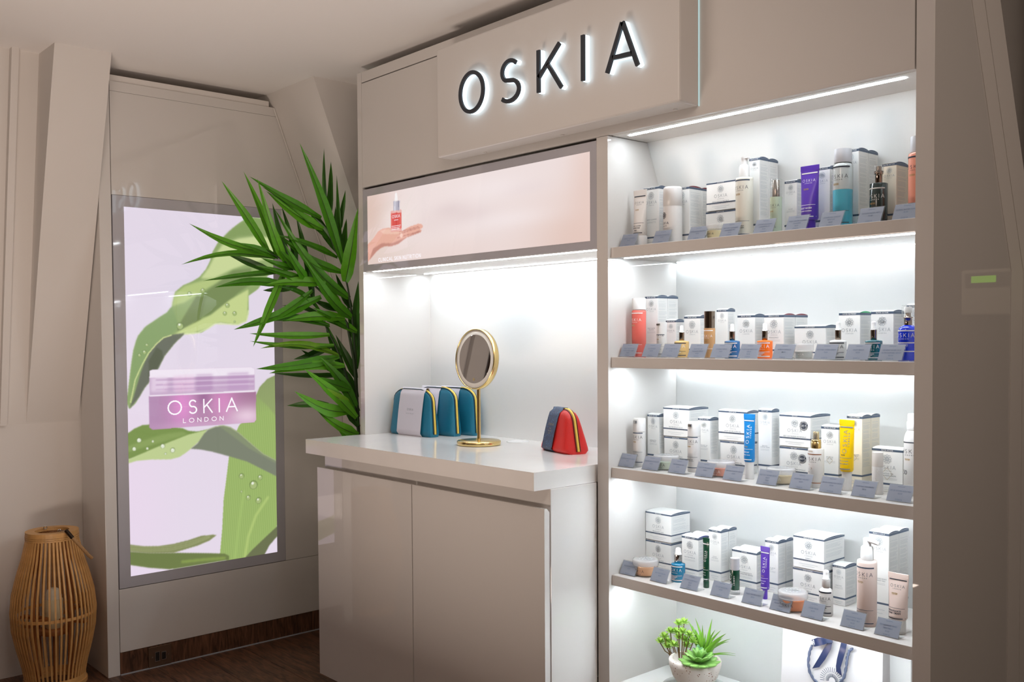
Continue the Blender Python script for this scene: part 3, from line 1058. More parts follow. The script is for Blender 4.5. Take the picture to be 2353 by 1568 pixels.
def door(x0, x1, chamf):
    b = MB()
    z0, z1 = .057, .846
    pr = [(1.886, z0), (1.9065, z0), (1.9065, z1 - .012), (1.896, z1), (1.886, z1)]
    n = len(pr)
    b.add([(x0 + 3.24, yy - 1.886, zz) for yy, zz in pr] + [(x1 + 3.24, yy - 1.886, zz) for yy, zz in pr],
          [tuple(range(n)), tuple(range(2 * n - 1, n - 1, -1))] + [(i, i + n, (i + 1) % n + n, (i + 1) % n) for i in range(n)])
    return b.build('door', M_GLOSS, base)


door(-3.2335, -2.6275, 0)
door(-2.6225, -1.9865, 1)
wt = MB()
pr = [(-3.249, 1.847), (-1.987, 1.847), (-1.987, 2.4235), (-3.2296, 2.4235), (-3.2296, 2.0992), (-3.249, 2.0992)]
for k_ in range(1):
    n = len(pr)
    wt.add([(x, yy, .9012) for x, yy in pr] + [(x, yy, .9534) for x, yy in pr], [tuple(range(n)), tuple(range(2 * n - 1, n - 1, -1))] + [(i, (i + 1) % n, (i + 1) % n + n, i + n) for i in range(n)])
wt = wt.build('worktop', mat('white_stone_worktop', (233, 231, 229), .12, noise=(14, .03)))
tag(wt, 'thick white worktop running from the alcove over the base cabinet', 'worktop')
gr_ = MB().lathe([(.041, 0), (.041, .0012), (.036, .002)], 36, (0, 0, 0)).build('cable_cover', M_WHITE, None, (-2.615, 2.352, .9536))
tag(gr_, 'flat white round cable cover on the worktop behind the mirror', 'cable cover')

# ================================================================ RIGHT SIDE, BEYOND THE CABINET
b = MB()
def strip(b, ya, yb, xx, t):
    pr = [(ya, 0), (yb, 0), (yb, 1.49), (yb - .39 * (TOP - 1.49), TOP), (ya - .39 * (TOP - 1.49), TOP), (ya, 1.49)]
    n = 6
    b.add([(xx, yy, zz) for yy, zz in pr] + [(xx + t, yy, zz) for yy, zz in pr],
          [tuple(range(n)), tuple(range(2 * n - 1, n - 1, -1))] + [(i, i + n, (i + 1) % n + n, (i + 1) % n) for i in range(n)])
strip(b, 2.515, 2.585, XS1 + .0003, .0015)  # raised strip standing in for a stripe mirrored in the glossy side
struct('reflection_strip', b, M_WALL)
b = MB()
strip(b, 2.588, 2.682, XS1 + .0003, .002)
struct('trim_4', b, M_WALL)
dk = MB().box(-.96, 0.7, 2.70, 2.74, 0, CEIL)
struct('wall_right', dk, mat('dark_olive_paint', (58, 50, 36), .7))
kp = thing('wall_keypad', 'cream alarm keypad with green display mirrored in the glossy cabinet side', 'keypad', (-.862, 2.70, 1.385))
MB().box(-.075, .075, -.03, -.0005, 0, .122, ch=.006).build('case', mat('cream_plastic', (225, 220, 205), .4), kp)
MB().box(-.068, .062, -.032, -.0302, .074, .112).build('display_band', mat('grey_plastic', (120, 112, 104), .4), kp)
MB().box(-.018, .046, -.0335, -.0322, .086, .104).build('display', emit('green_display', (150, 220, 40), 1.3), kp)

# ================================================================ ON THE WORKTOP
WT = .9536
M_TEAL = mat('teal_leather', (20, 112, 140), .42, bump=(520, .5))
M_RED = mat('red_leather', (214, 34, 30), .40, bump=(520, .5))
M_ZIP = mat('yellow_zip', (240, 206, 92), .5)
M_PAPER = mat('white_paper_band', (226, 222, 232), .55)


def floral():
    m = bpy.data.materials.new('slate_floral_paper')
    m.use_nodes = True
    nt = m.node_tree
    p = nt.nodes['Principled BSDF']
    p.inputs['Roughness'].default_value = .5
    tc = nt.nodes.new('ShaderNodeTexCoord')
    n = nt.nodes.new('ShaderNodeTexNoise')
    n.inputs['Scale'].default_value = 42
    n.inputs['Distortion'].default_value = 2.2
    n.inputs['Detail'].default_value = 1
    cr = nt.nodes.new('ShaderNodeValToRGB')
    e = cr.color_ramp.elements
    e[0].position, e[0].color = .50, lin(62, 72, 98)
    e[1].position, e[1].color = .53, lin(86, 118, 158)
    x = cr.color_ramp.elements.new(.56)
    x.color = lin(62, 72, 98)
    nt.links.new(tc.outputs['Object'], n.inputs['Vector'])
    nt.links.new(n.outputs['Fac'], cr.inputs[0])
    nt.links.new(cr.outputs[0], p.inputs['Base Color'])
    return m


M_FLORAL = floral()


def pouch(label, loc, rz, W, H, T, m, band_m, bx0, bx1, words, ink, group=None, taper=.9):
    o = thing('wash_bag', label, 'wash bag', loc, rz, group)
    rows = 16
    wid = lambda t: W * (taper + (1 - taper) * (1 - t)) * (1 - max(0, (t - .72) / .28) ** 3.2 * .42)
    thk = lambda t: T * (.30 + .70 * (1 - t) ** .8) * (1 - max(0, (t - .93) / .07) ** 2 * .5) * (min(1, .72 + t * 4))
    rings = []
    N = 36
    for i in range(rows + 1):
        t = i / rows
        w_, d_ = wid(t), thk(t)
        ring = []
        for k_ in range(N):
            a = 2 * PI * k_ / N
            ca, sa = math.cos(a), math.sin(a)
            e = .34
            x = math.copysign(abs(ca) ** e, ca) * w_ / 2
            yy = math.copysign(abs(sa) ** .55, sa) * d_ / 2
            dent = .006 * math.sin(3.1 * t + 2 * ca) * (1 - abs(ca)) * (1 - t)
            ring.append((x, yy + (dent if sa < 0 else 0), t * H))
        rings.append(ring)
    b_ = MB().loft(rings).build('bag_body', m, o)
    path = [(wid(t) / 2 + .0015, 0, t * H) for t in [.06, .2, .35, .5, .65, .76, .84, .90, .95, .985]] + [(wid(1) / 2 * .8, 0, H + .0015), (0, 0, H + .002), (-wid(1) / 2 * .8, 0, H + .0015)] + \
           [(-wid(t) / 2 - .0015, 0, t * H) for t in [.985, .95, .90, .84, .76, .65, .5, .35, .2, .06]]
    MB().tube(path, .0048, 6).build('zip', M_ZIP, o)
    dk = mat('zip_edge_' + m.name, tuple(int(c * .45) for c in ((20, 112, 140) if m is M_TEAL else (214, 34, 30))), .5)
    e = MB()
    for s in (-1, 1):
        e.tube([(x, s * .0068, z) for x, y, z in path], .0022, 5)
    e.build('piping', dk, o)
    # paper band: up the front, over the top, down the back
    front, back = [], []
    for i in range(15):
        t = i / 14
        front.append((-thk(t) / 2 - .002 - .004 * math.sin(PI * t) * .3, t * H))
        back.append((thk(t) / 2 + .002, t * H))
    prof = front + [(-thk(1) / 2, H + .007), (thk(1) / 2, H + .007)] + back[::-1]
    v = [(bx0, yy, zz) for yy, zz in prof] + [(bx1, yy, zz) for yy, zz in prof]
    n_ = len(prof)
    s_ = MB().add(v, [(i, i + 1, n_ + i + 1, n_ + i) for i in range(n_ - 1)], 0, True)
    band = s_.build('paper_band', band_m, o)
    if words:
        f = lambda u, vv: ((bx0 + bx1) / 2 + u, float(np.interp(vv, [z for _, z in front], [y for y, _ in front])) - .0008, vv)
        t_ = MB()
        for (s, h, vv) in words:
            write(t_, s, h, h * .13, f, 0, vv, .55)
        t_.build('band_lettering', ink, band)
    return o


zc = WT
pouch('teal wash bag at the front of the three, white printed band in full view', (-3.089, 2.235, zc), 0, .268, .178, .075, M_TEAL, M_PAPER, -.066, .090,
      [('OSKIA', .0075, .098), ('THE TRY ME SET', .0036, .084)], M_INK, 'teal wash bags on the worktop')
pouch('middle teal wash bag, half hidden behind the front one', (-3.05, 2.318, zc), 0, .258, .182, .07, M_TEAL, M_PAPER, -.09, .036, None, M_INK, 'teal wash bags on the worktop')
pouch('rear teal wash bag, only its zipped end showing near the mirror', (-3.015, 2.386, zc), 0, .258, .180, .06, M_TEAL, M_PAPER, -.09, .036, None, M_INK, 'teal wash bags on the worktop')
pouch('small red wash bag with slate floral paper band by the cabinet upright', (-2.290, 2.268, zc), -.30, .200, .138, .108, M_RED, M_FLORAL, -.062, .010,
      [('OSKIA', .007, .086), ('THE', .004, .074), ('GLOW', .004, .066), ('SET', .004, .058)], M_GOLDINK, None, .62)

mr = thing('vanity_mirror', 'round gold vanity mirror on a slim stem standing on the worktop', 'mirror', (-2.640, 2.190, WT))
MB().lathe([(.076, 0), (.078, .002), (.078, .014), (.074, .0165), (.03, .019), (.010, .022)], 40).build('base', M_GOLD, mr)
MB().lathe([(.0075, .018), (.0065, .03), (.0065, .24)], 16).build('stem', M_GOLD, mr)
hd = Vector((-.012, -.004, .303))
face = Vector((.0, -.985, .06)).normalized()      # which way the mirror looks
sidev = face.cross(Vector((0, 0, 1))).normalized()
upv = sidev.cross(face).normalized()


def disc_part(name, rings, m, seg=48, cap0=False, cap1=False):
    b_ = MB()
    R_ = [[hd + face * d + sidev * (r * math.cos(2 * PI * k_ / seg)) + upv * (r * math.sin(2 * PI * k_ / seg)) for k_ in range(seg)] for r, d in rings]
    b_.loft(R_, caps=False)
    if cap0: b_.add(R_[0], [tuple(range(seg))])
    if cap1: b_.add(R_[-1], [tuple(range(seg))])
    return b_.build(name, m, mr)


RM = .108
disc_part('rim', [(.02, -.024), (RM * .97, -.020), (RM, -.014), (RM, .002), (RM * .985, .0055), (RM * .965, .0055), (RM * .96, .001)], M_GOLD, cap0=True)
disc_part('light_ring', [(RM * .962, .0015), (RM * .955, .003), (RM * .80, .003)], mat('frosted_light_ring', (226, 222, 214), .4))
gl = disc_part('mirror_glass', [(RM * .80, .0031), (RM * .795, .0034)], mat('mirror_silvering', (190, 190, 190), .02, 1.0), cap1=True)
ib = MB()
ring = lambda r: [hd + face * .0040 - upv * .072 + sidev * (r * math.cos(2 * PI * k_ / 20)) + upv * (r * math.sin(2 * PI * k_ / 20)) for k_ in range(20)]
ib.loft([ring(.0055), ring(.0042)], caps=False)
ib.loft([ring(.0022), ring(.0010)], caps=False)
ib.build('touch_switch', mat('gold_mark', (200, 176, 120), .4), mr)

# ================================================================ PALM IN THE CORNER
M_LEAF = []
for i, c in enumerate([(90, 164, 24), (72, 144, 18), (50, 106, 15), (110, 164, 28)]):
    M_LEAF.append(mat('palm_leaf_%s' % 'abcd'[i], c, .42, noise=(60, .22)))
M_RIB = mat('palm_leaf_rib', (40, 62, 18), .5)
M_STEM = mat('palm_stem', (40, 62, 30), .55)
palm = thing('potted_palm', 'leafy green potted palm behind the worktop beside the tall poster', 'potted plant', (-3.50, 2.20, 0))
PB = Vector((-3.50, 2.20, 0))
pdir = Vector((.843, -.538, 0))


def pp(x, y, off=0.0):
    """point noted on the enlarged view -> on the upright plane through the palm, off metres nearer the room"""
    d = ray(410 + x / 2.272, 320 + y / 2.272)
    o_ = Vector((0, 0, EYE))
    p0 = PB + pdir * off
    t = (p0 - o_).dot(pdir) / d.dot(pdir)
    v = o_ + d * t
    if v.z > 1.45:                                   # lean clear of the sloping wall
        t = (p0 + pdir * (.42 * (v.z - 1.45)) - o_).dot(pdir) / d.dot(pdir)
        v = o_ + d * t
    return v - PB


MB().lathe([(.07, 0), (.085, .02), (.10, .36), (.098, .38), (.088, .38), (.088, .33), (.02, .33)], 28, (.12, .07, 0)).build('pot', mat('white_planter', (220, 216, 210), .4), palm)
MB().tube([(.12, .07, .33), (.11, .05, .6), pp(945, 1600, 0)], [.016, .014, .010], 8).build('trunk', M_STEM, palm)
FR = {
    'main': ([(945, 1600), (935, 1400), (925, 1150), (908, 930), (885, 780), (858, 655), (815, 575), (790, 500), (770, 440)], 0),
    'mid': ([(940, 1450), (915, 1150), (880, 960), (830, 890), (770, 820), (690, 745), (620, 690), (560, 640), (500, 605), (455, 575)], .07),
    'low': ([(942, 1500), (905, 1330), (870, 1210), (825, 1090), (770, 980), (730, 900), (700, 850)], .04),
    'outer': ([(944, 1550), (930, 1470), (900, 1400), (860, 1360), (800, 1330)], .10),
}
frond = {}
for kf, (pts, off) in FR.items():
    P_ = [pp(x, y, off * (i / len(pts)) * 1.3) for i, (x, y) in enumerate(pts)]
    frond[kf] = MB().tube(P_, [.007 - .005 * i / (len(P_) - 1) for i in range(len(P_))], 6).build('frond', M_STEM, palm)
LEAVES = [
    ('mid', 475, 592, 55, 440, 26, 0), ('mid', 470, 590, 225, 218, 27, 0), ('mid', 515, 615, 340, 168, 27, 0), ('mid', 565, 655, 412, 205, 27, 0), ('mid', 505, 622, 15, 655, 22, 0),
    ('mid', 545, 695, 130, 740, 24, 1), ('mid', 560, 760, 188, 775, 28, 1), ('mid', 490, 692, 247, 597, 24, 2), ('mid', 565, 672, 390, 1085, 27, 0), ('mid', 770, 755, 455, 760, 34, 0),
    ('mid', 745, 825, 288, 995, 36, 1), ('mid', 700, 790, 330, 975, 26, 1), ('low', 870, 935, 540, 952, 36, 0), ('low', 790, 975, 340, 968, 30, 1), ('low', 790, 1022, 370, 1015, 27, 0),
    ('low', 812, 1078, 373, 1055, 29, 0), ('low', 835, 1130, 428, 1093, 32, 3), ('low', 840, 1135, 405, 1200, 32, 1), ('low', 868, 1183, 472, 1224, 32, 0), ('low', 872, 1235, 490, 1222, 30, 2),
    ('outer', 930, 1455, 655, 1198, 36, 0), ('main', 938, 1425, 735, 1135, 36, 1), ('outer', 890, 1425, 605, 1316, 40, 0), ('outer', 938, 1545, 720, 1413, 36, 0), ('outer', 785, 1385, 566, 1392, 24, 2),
    ('main', 906, 935, 650, 610, 34, 1), ('main', 890, 830, 500, 362, 34, 1), ('main', 858, 650, 632, 18, 32, 1), ('main', 783, 470, 760, 48, 20, 2), ('main', 780, 445, 796, 116, 20, 2),
    ('main', 825, 520, 872, 265, 18, 2), ('main', 842, 560, 826, 186, 16, 2), ('main', 872, 745, 938, 358, 44, 0), ('main', 856, 640, 878, 414, 24, 2), ('main', 745, 412, 370, 194, 28, 1),
    ('main', 755, 470, 458, 270, 34, 0), ('main', 772, 520, 440, 250, 30, 1), ('main', 800, 560, 662, 345, 28, 2), ('main', 862, 900, 640, 600, 32, 0), ('main', 932, 1008, 770, 950, 30, 0),
    ('mid', 590, 660, 490, 332, 22, 2), ('mid', 620, 690, 538, 350, 22, 2), ('mid', 670, 735, 555, 545, 26, 1), ('low', 705, 855, 610, 380, 24, 2), ('low', 895, 1335, 790, 1005, 30, 2),
    ('main', 926, 1410, 830, 1145, 30, 2), ('mid', 455, 600, 320, 555, 24, 2), ('mid', 630, 690, 500, 545, 26, 1), ('main', 870, 700, 500, 480, 30, 1), ('main', 830, 620, 520, 500, 30, 1),
    ('low', 740, 900, 520, 770, 28, 1), ('low', 760, 940, 540, 870, 28, 2), ('mid', 830, 895, 690, 830, 26, 2), ('mid', 660, 740, 440, 790, 26, 2), ('mid', 690, 760, 400, 660, 26, 1),
    ('main', 915, 1050, 880, 860, 26, 2), ('main', 920, 1100, 940, 740, 26, 2), ('main', 928, 1250, 820, 1020, 32, 2), ('main', 900, 880, 820, 700, 26, 2), ('main', 866, 680, 905, 480, 24, 2),
    ('outer', 905, 1400, 740, 1290, 32, 3), ('outer', 936, 1500, 830, 1340, 30, 2), ('outer', 942, 1590, 835, 1520, 30, 1), ('main', 934, 1350, 850, 1180, 28, 2), ('low', 850, 1160, 760, 940, 26, 2),
    ('main', 915, 1000, 700, 880, 28, 1), ('low', 880, 1230, 640, 1100, 28, 2), ('low', 900, 1310, 690, 1240, 30, 1), ('main', 840, 600, 700, 400, 26, 2), ('mid', 520, 620, 300, 540, 24, 1),
    ('main', 930, 1200, 948, 900, 26, 2), ('low', 812, 1075, 600, 1150, 26, 2), ('mid', 600, 680, 430, 620, 24, 1), ('main', 800, 545, 820, 350, 18, 2),
]
for i, (kf, xb, yb, xt, yt, wpx, mi) in enumerate(LEAVES):
    rn = random.Random(i * 13 + 5)
    bo = FR[kf][1] * .8 + (-.05 if mi == 2 else .0)
    a = pp(xb, yb, bo)
    t = pp(xt, yt, bo + rn.uniform(.0, .05) + (.03 if mi != 2 else -.04))
    ln = (t - a).length
    ax = (t - a).normalized()
    view = (pdir * 1.0 + Vector((0, 0, .55))).normalized()
    sd = ax.cross(view).normalized()
    nm = sd.cross(ax).normalized()
    tw = rn.uniform(-.5, .5)
    sd = sd * math.cos(tw) + nm * math.sin(tw)
    nm = sd.cross(ax).normalized()
    hw = wpx / 2.272 * 1.62 / 1000 * .92
    sag = rn.uniform(-.018, .03)
    b_ = MB()
    st_, n_ = [], 8
    for j in range(n_ + 1):
        s = j / n_
        wv = hw * (min(1, .42 + 2.4 * s) if s < .3 else (1 - ((s - .3) / .7) ** 1.9)) * (1 + .07 * math.sin(s * 13 + i))
        c_ = a + (t - a) * s - Vector((0, 0, 1)) * sag * math.sin(PI * s) * ln * 4 + nm * (.012 * math.sin(PI * s))
        fold = .28 * wv
        st_ += [c_ + sd * wv + nm * fold, c_ + sd * (.06 * wv), c_ - nm * .0006, c_ - sd * (.06 * wv), c_ - sd * wv + nm * fold]
    for j in range(n_):
        for k_ in range(4):
            q = j * 5 + k_
            b_.f.append((q, q + 1, q + 6, q + 5))
            b_.m.append(0 if k_ in (0, 3) else 1)
            b_.s.append(True)
    b_.v = [tuple(p) for p in st_]
    b_.build('leaf', [M_LEAF[mi], M_RIB], frond[kf])

# ================================================================ LANTERN ON THE FLOOR
LX, LY = -3.985, 1.155
lan = thing('bamboo_lantern', 'tall barrel-shaped bamboo lantern on the floor by the recess wall', 'lantern', (LX, LY, 0))
M_BAM = mat('bamboo', (216, 166, 104), .45, noise=(30, .25))
M_BAMD = mat('bamboo_dark', (160, 98, 46), .5)
zt_ = onX(120, 1222, LX).z                          # rim height
zm_ = onX(122, 1408, LX).z
lp = [(a, b * 1.035) for a, b in [(.0, .100), (.06, .108), (.16, .124), (zm_ - .10, .142), (zm_, .1455), (zm_ + .10, .141), (zt_ - .16, .118), (zt_ - .06, .098), (zt_, .086)]]


def lr(z):
    return float(np.interp(z, [a for a, _ in lp], [r for _, r in lp]))


zs = [.02, .08, .15, .22, .29, .36, .43, .50, .57, .64, zt_ - .004]
zs = [z for z in zs if z < zt_ - .01] + [zt_ - .006]
co = np.polyfit([a for a, _ in lp], [r for _, r in lp], 4)
lrs = lambda z: float(np.polyval(co, z))
proto = None
NS = 48
for k_ in range(NS):
    a = 2 * PI * k_ / NS
    if proto is None:
        b_ = MB()
        ring = []
        for z in zs:
            r = lrs(z)
            ring.append([(r + dx, dy, z) for dx, dy in ((.0024, -.0033), (.0024, .0033), (-.0024, .0033), (-.0024, -.0033))])
        b_.loft(ring, smooth=False)
        o = b_.build('slat', M_BAM, lan)
        proto = o.data
    else:
        o = bpy.data.objects.new('slat', proto)
        C.objects.link(o)
        o.parent = lan
    o.rotation_euler = (0, 0, a + (.02 * math.sin(k_ * 7)))


def hoop(name, z, r, t, h, m, parent=lan):
    b_ = MB()
    N = 48
    R_ = [[(rr * math.cos(2 * PI * k / N), rr * math.sin(2 * PI * k / N), zz) for k in range(N)] for rr, zz in ((r - t, z), (r, z), (r, z + h), (r - t, z + h), (r - t, z))]
    b_.loft(R_, caps=False, smooth=False)
    return b_.build(name, m, parent)


rt = lrs(zt_)
hoop('rim', zt_ - .006, rt + .005, .034, .012, M_BAM)
for dz in (.012, .019, .026):
    hoop('binding', zt_ - dz, rt + .006, .006, .006, M_BAM)
hoop('middle_band', zm_ - .006, lrs(zm_) - .0025, .003, .011, M_BAM)
hoop('base_ring', 0, lrs(0.01) + .012, .03, .014, M_BAM)
hoop('base_band', .014, lrs(.02) + .006, .006, .02, M_BAM)
b_ = MB()
for s in (0, 1):
    a0 = .6 + s * PI / 2
    c_, s_ = math.cos(a0), math.sin(a0)
    n2 = Vector((-s_, c_, 0)) * .010
    p, q = Vector((c_, s_, 0)) * (lrs(zm_) - .006), Vector((-c_, -s_, 0)) * (lrs(zm_) - .006)
    zz = .245 + s * .011
    b_.add([tuple(v + Vector((0, 0, z_))) for z_ in (zz, zz + .01) for v in (p + n2, p - n2, q - n2, q + n2)], [(0, 1, 2, 3), (4, 5, 6, 7), (0, 1, 5, 4), (1, 2, 6, 5), (2, 3, 7, 6), (3, 0, 4, 7)])
b_.build('cross_bars', M_BAMD, lan)
pl = onX(118, 1443, LX).z
MB().lathe([(.052, pl - .022), (.054, pl - .004), (.05, pl), (.01, pl)], 28).build('candle_platform', M_BAMD, lan)
MB().lathe([(.006, .012), (.006, pl - .02)], 8).build('centre_post', M_BAMD, lan)
for k_ in range(4):
    a = .4 + k_ * PI / 2
    MB().tube([(.075 * math.cos(a), .075 * math.sin(a), .015), (.09 * math.cos(a), .09 * math.sin(a), zm_), (.072 * math.cos(a), .072 * math.sin(a), zt_ - .01)], .006, 6).build('inner_post', M_BAMD, lan)
# rope handle, rings
tp = lambda x, y, dx=0: onX(x, y, LX + dx) - Vector((LX, LY, 0))
r1, r2 = tp(136, 1217, .06), tp(104, 1208, -.05)
for q in (r1, r2):
    ring = [(q.x, q.y + .006 * math.cos(2 * PI * k_ / 16), zt_ + .010 + .006 * math.sin(2 * PI * k_ / 16)) for k_ in range(16)]
    MB().tube(ring, .0014, 6, closed=True).build('metal_ring', M_CHROME, lan)
hp = [Vector((r1.x, r1.y, zt_ + .008)), tp(152, 1220, .09), tp(166, 1236, .12), tp(185, 1256, .135), tp(203, 1276, .13), tp(211, 1283, .125)]
MB().tube(hp[1:3] + [hp[2] + (hp[3] - hp[2]) * .05], .0075, 10).build('ferrule', mat('dark_metal', (70, 60, 52), .35, .9), lan)
MB().tube(hp[2:], .0068, 8).build('rope_handle', mat('jute_rope', (172, 132, 88), .8, bump=(260, 1.0)), lan)
MB().tube([hp[0], hp[1]], .0018, 6).build('wire_link', M_CHROME, lan)
cd = thing('pillar_candle', 'cream pillar candle standing inside the bamboo lantern', 'candle', (LX, LY, pl + .0005))
zc1, zc2 = onX(121, 1378, LX).z - pl, onX(121, 1352, LX).z - pl
MB().lathe([(.031, 0), (.033, .003), (.033, zc1), (.030, zc1 + .002)], 28).build('wax', mat('cream_wax', (222, 206, 166), .5), cd)
MB().lathe([(.030, zc1 + .002), (.030, zc1 + .012), (.024, zc2 - .008), (.012, zc2)], 28).build('dome_top', mat('pale_wax', (232, 222, 200), .35), cd)

# ================================================================ SUCCULENT BOWL AND GIFT BAG IN THE BOTTOM BAY
FZ = .3024
pc = onY(1597, 1512, 2.27)
bowl = thing('succulent_bowl', 'speckled stone bowl of mixed succulents in the bottom bay', 'plant', (pc.x, 2.27, FZ + .0056))


def speckle():
    m = bpy.data.materials.new('speckled_stone')
    m.use_nodes = True
    nt = m.node_tree
    p = nt.nodes['Principled BSDF']
    p.inputs['Roughness'].default_value = .7
    tc = nt.nodes.new('ShaderNodeTexCoord')
    n = nt.nodes.new('ShaderNodeTexVoronoi')
    n.inputs['Scale'].default_value = 130
    n2 = nt.nodes.new('ShaderNodeTexNoise')
    n2.inputs['Scale'].default_value = 40
    mt = nt.nodes.new('ShaderNodeMath')
    mt.operation = 'ADD'
    cr = nt.nodes.new('ShaderNodeValToRGB')
    cr.color_ramp.elements[0].position, cr.color_ramp.elements[0].color = .60, lin(140, 96, 70)
    cr.color_ramp.elements[1].position, cr.color_ramp.elements[1].color = .68, lin(232, 222, 214)
    nt.links.new(tc.outputs['Object'], n.inputs['Vector'])
    nt.links.new(tc.outputs['Object'], n2.inputs['Vector'])
    nt.links.new(n.outputs['Distance'], mt.inputs[0])
    nt.links.new(n2.outputs['Fac'], mt.inputs[1])
    nt.links.new(mt.outputs[0], cr.inputs[0])
    nt.links.new(cr.outputs[0], p.inputs['Base Color'])
    return m


RB = radius_of(123, pc)
HB = pc.z - FZ - .008
MB().lathe([(RB * .5, 0), (RB * .62, .004), (RB * .86, HB * .4), (RB * .99, HB * .8), (RB, HB * .95), (RB * .97, HB), (RB * .84, HB), (RB * .80, HB * .85), (.01, HB * .8)], 40).build('bowl', speckle(), bowl)
sau = MB().lathe([(RB * 1.1, 0), (RB * 1.22, .002), (RB * 1.25, .005), (RB * .6, .005)], 40).build('glass_coaster', clear('green_glass', (215, 235, 225), .06), None, (pc.x, 2.27, FZ + .0003))
tag(sau, 'round pale green glass coaster under the succulent bowl', 'coaster')
BL = Vector((pc.x, 2.27, FZ + .0056))
bp_ = lambda x, y, dy=0.0: onY(1390 + x / 3.18, 1390 + y / 3.18, 2.27 + dy) - BL
M_S1 = mat('rosette_green', (128, 174, 88), .45, noise=(40, .18))
M_S2 = mat('pale_sprig_green', (176, 216, 92), .5)
M_S3 = mat('spiky_green', (128, 184, 58), .45)
M_S4 = mat('blue_green_leaf', (120, 172, 120), .45)
M_TW = mat('brown_twig', (120, 92, 50), .6)


def fleshy(parent, base, dirv, ln, wd, th, m, name='leaf', up=Vector((0, 0, 1))):
    ax = dirv.normalized()
    sd = ax.cross(up)
    sd = sd.normalized() if sd.length > .01 else Vector((1, 0, 0))
    nm = sd.cross(ax).normalized()
    rings = []
    for s, k_ in ((0, .45), (.25, .8), (.55, 1), (.8, .78), (.94, .36), (1, .05)):
        c_ = base + ax * ln * s + nm * (.12 * ln * s * s)
        rings.append([c_ + sd * (wd * k_ * math.cos(2 * PI * j / 8)) + nm * (th * k_ * math.sin(2 * PI * j / 8)) for j in range(8)])
    return MB().loft(rings).build(name, m, parent)


# big rosette at the front
ro = MB().tube([bp_(690, 420, -.02) - Vector((0, 0, .03)), bp_(690, 400, -.02)], .008, 8).build('rosette', M_S1, bowl)
c0 = bp_(690, 410, -.025)
for lay, (n_, ln, el, dz) in enumerate(((10, .062, .10, 0), (9, .050, .45, .008), (7, .036, .85, .016), (5, .022, 1.25, .022))):
    for j in range(n_):
        a = 2 * PI * j / n_ + lay * .4
        fleshy(ro, c0 + Vector((0, 0, dz - .012)), Vector((math.cos(a) * math.cos(el), math.sin(a) * math.cos(el), math.sin(el))), ln, ln * .26, ln * .10, M_S1)
r2_ = MB().tube([bp_(690, 370) - Vector((0, 0, .04)), bp_(685, 350)], .006, 8).build('rosette', M_S4, bowl)
for (xt, yt, dy) in ((670, 290, 0), (715, 320, -.01), (640, 320, 0), (700, 350, -.02), (655, 350, -.02), (745, 345, .01), (620, 350, .01), (770, 350, .02)):
    a = bp_(688, 385)
    t = bp_(xt, yt, dy)
    fleshy(r2_, a, t - a, (t - a).length, .012, .005, M_S4)
# spiky tuft
tuft = MB().tube([bp_(740, 380, .02) - Vector((0, 0, .02)), bp_(740, 350, .02)], .012, 8).build('spiky_tuft', M_S3, bowl)
for i, (xt, yt) in enumerate([(612, 125), (640, 155), (660, 98), (690, 185), (712, 150), (783, 105), (770, 190), (805, 185), (845, 190), (885, 212), (918, 250), (905, 270), (660, 180), (735, 215), (820, 215), (860, 245), (955, 360), (955, 375), (625, 200), (700, 230), (790, 250), (840, 290)]):
    rn = random.Random(i)
    a = bp_(725 + rn.uniform(-20, 30), 360 if yt < 330 else 380, .015)
    t = bp_(xt, yt, rn.uniform(-.02, .03))
    md = a.lerp(t, .5) + Vector((0, 0, .012 if xt > 760 else .0))
    b_ = MB()
    rings = []
    wv = .0055 if yt < 300 and i % 3 else .0085
    if yt > 300: wv = .0022
    for s in range(7):
        u = s / 6
        c_ = a.lerp(md, u).lerp(md.lerp(t, u), u)
        k_ = wv * (1 - u ** 1.6) + .0003
        sd = Vector((.8, .6, 0))
        ax = (t - a).normalized()
        sd = ax.cross(pdir).normalized()
        rings.append([c_ + sd * k_, c_ + pdir * k_ * .25, c_ - sd * k_, c_ - pdir * k_ * .25])
    b_.loft(rings).build('blade', M_S3, tuft)
# twiggy sprigs with little rosettes
for i, (xt, yt, xb, yb) in enumerate([(405, 280, 500, 380), (435, 243, 500, 380), (462, 280, 520, 390), (480, 207, 520, 380), (525, 210, 540, 380), (540, 150, 545, 370), (578, 140, 560, 370), (568, 210, 560, 380), (540, 250, 545, 385), (505, 305, 530, 390), (455, 315, 520, 392), (583, 268, 570, 385), (597, 310, 575, 390), (618, 232, 585, 380), (642, 280, 600, 385)]):
    rn = random.Random(i + 50)
    dy = rn.uniform(-.02, .02)
    a, t = bp_(xb, yb, 0), bp_(xt, yt, dy)
    md = a.lerp(t, .5) + Vector((-.006 if xt < 500 else 0, 0, -.006 if xt < 470 else 0))
    sp_ = MB().tube([a - Vector((0, 0, .012)), a.lerp(md, .6), md, md.lerp(t, .6), t], .0016, 5).build('sprig', M_TW, bowl)
    b_ = MB()
    for j in range(18):
        aa_ = j * 2.4
        el = .15 + 1.1 * j / 18
        d_ = Vector((math.cos(aa_) * math.cos(el), math.sin(aa_) * math.cos(el), math.sin(el)))
        s_ = d_.cross(Vector((0, 0, 1))).normalized() * .0048
        b_.add([t, t + d_ * .0125 + s_, t + d_ * .021, t + d_ * .0125 - s_, t + d_ * .009 + Vector((0, 0, .0018))], [(0, 1, 4), (1, 2, 4), (2, 3, 4), (3, 0, 4), (0, 3, 2, 1)])
    o = b_.build('sprig_head', M_S2, sp_)
    o['kind'] = 'stuff'

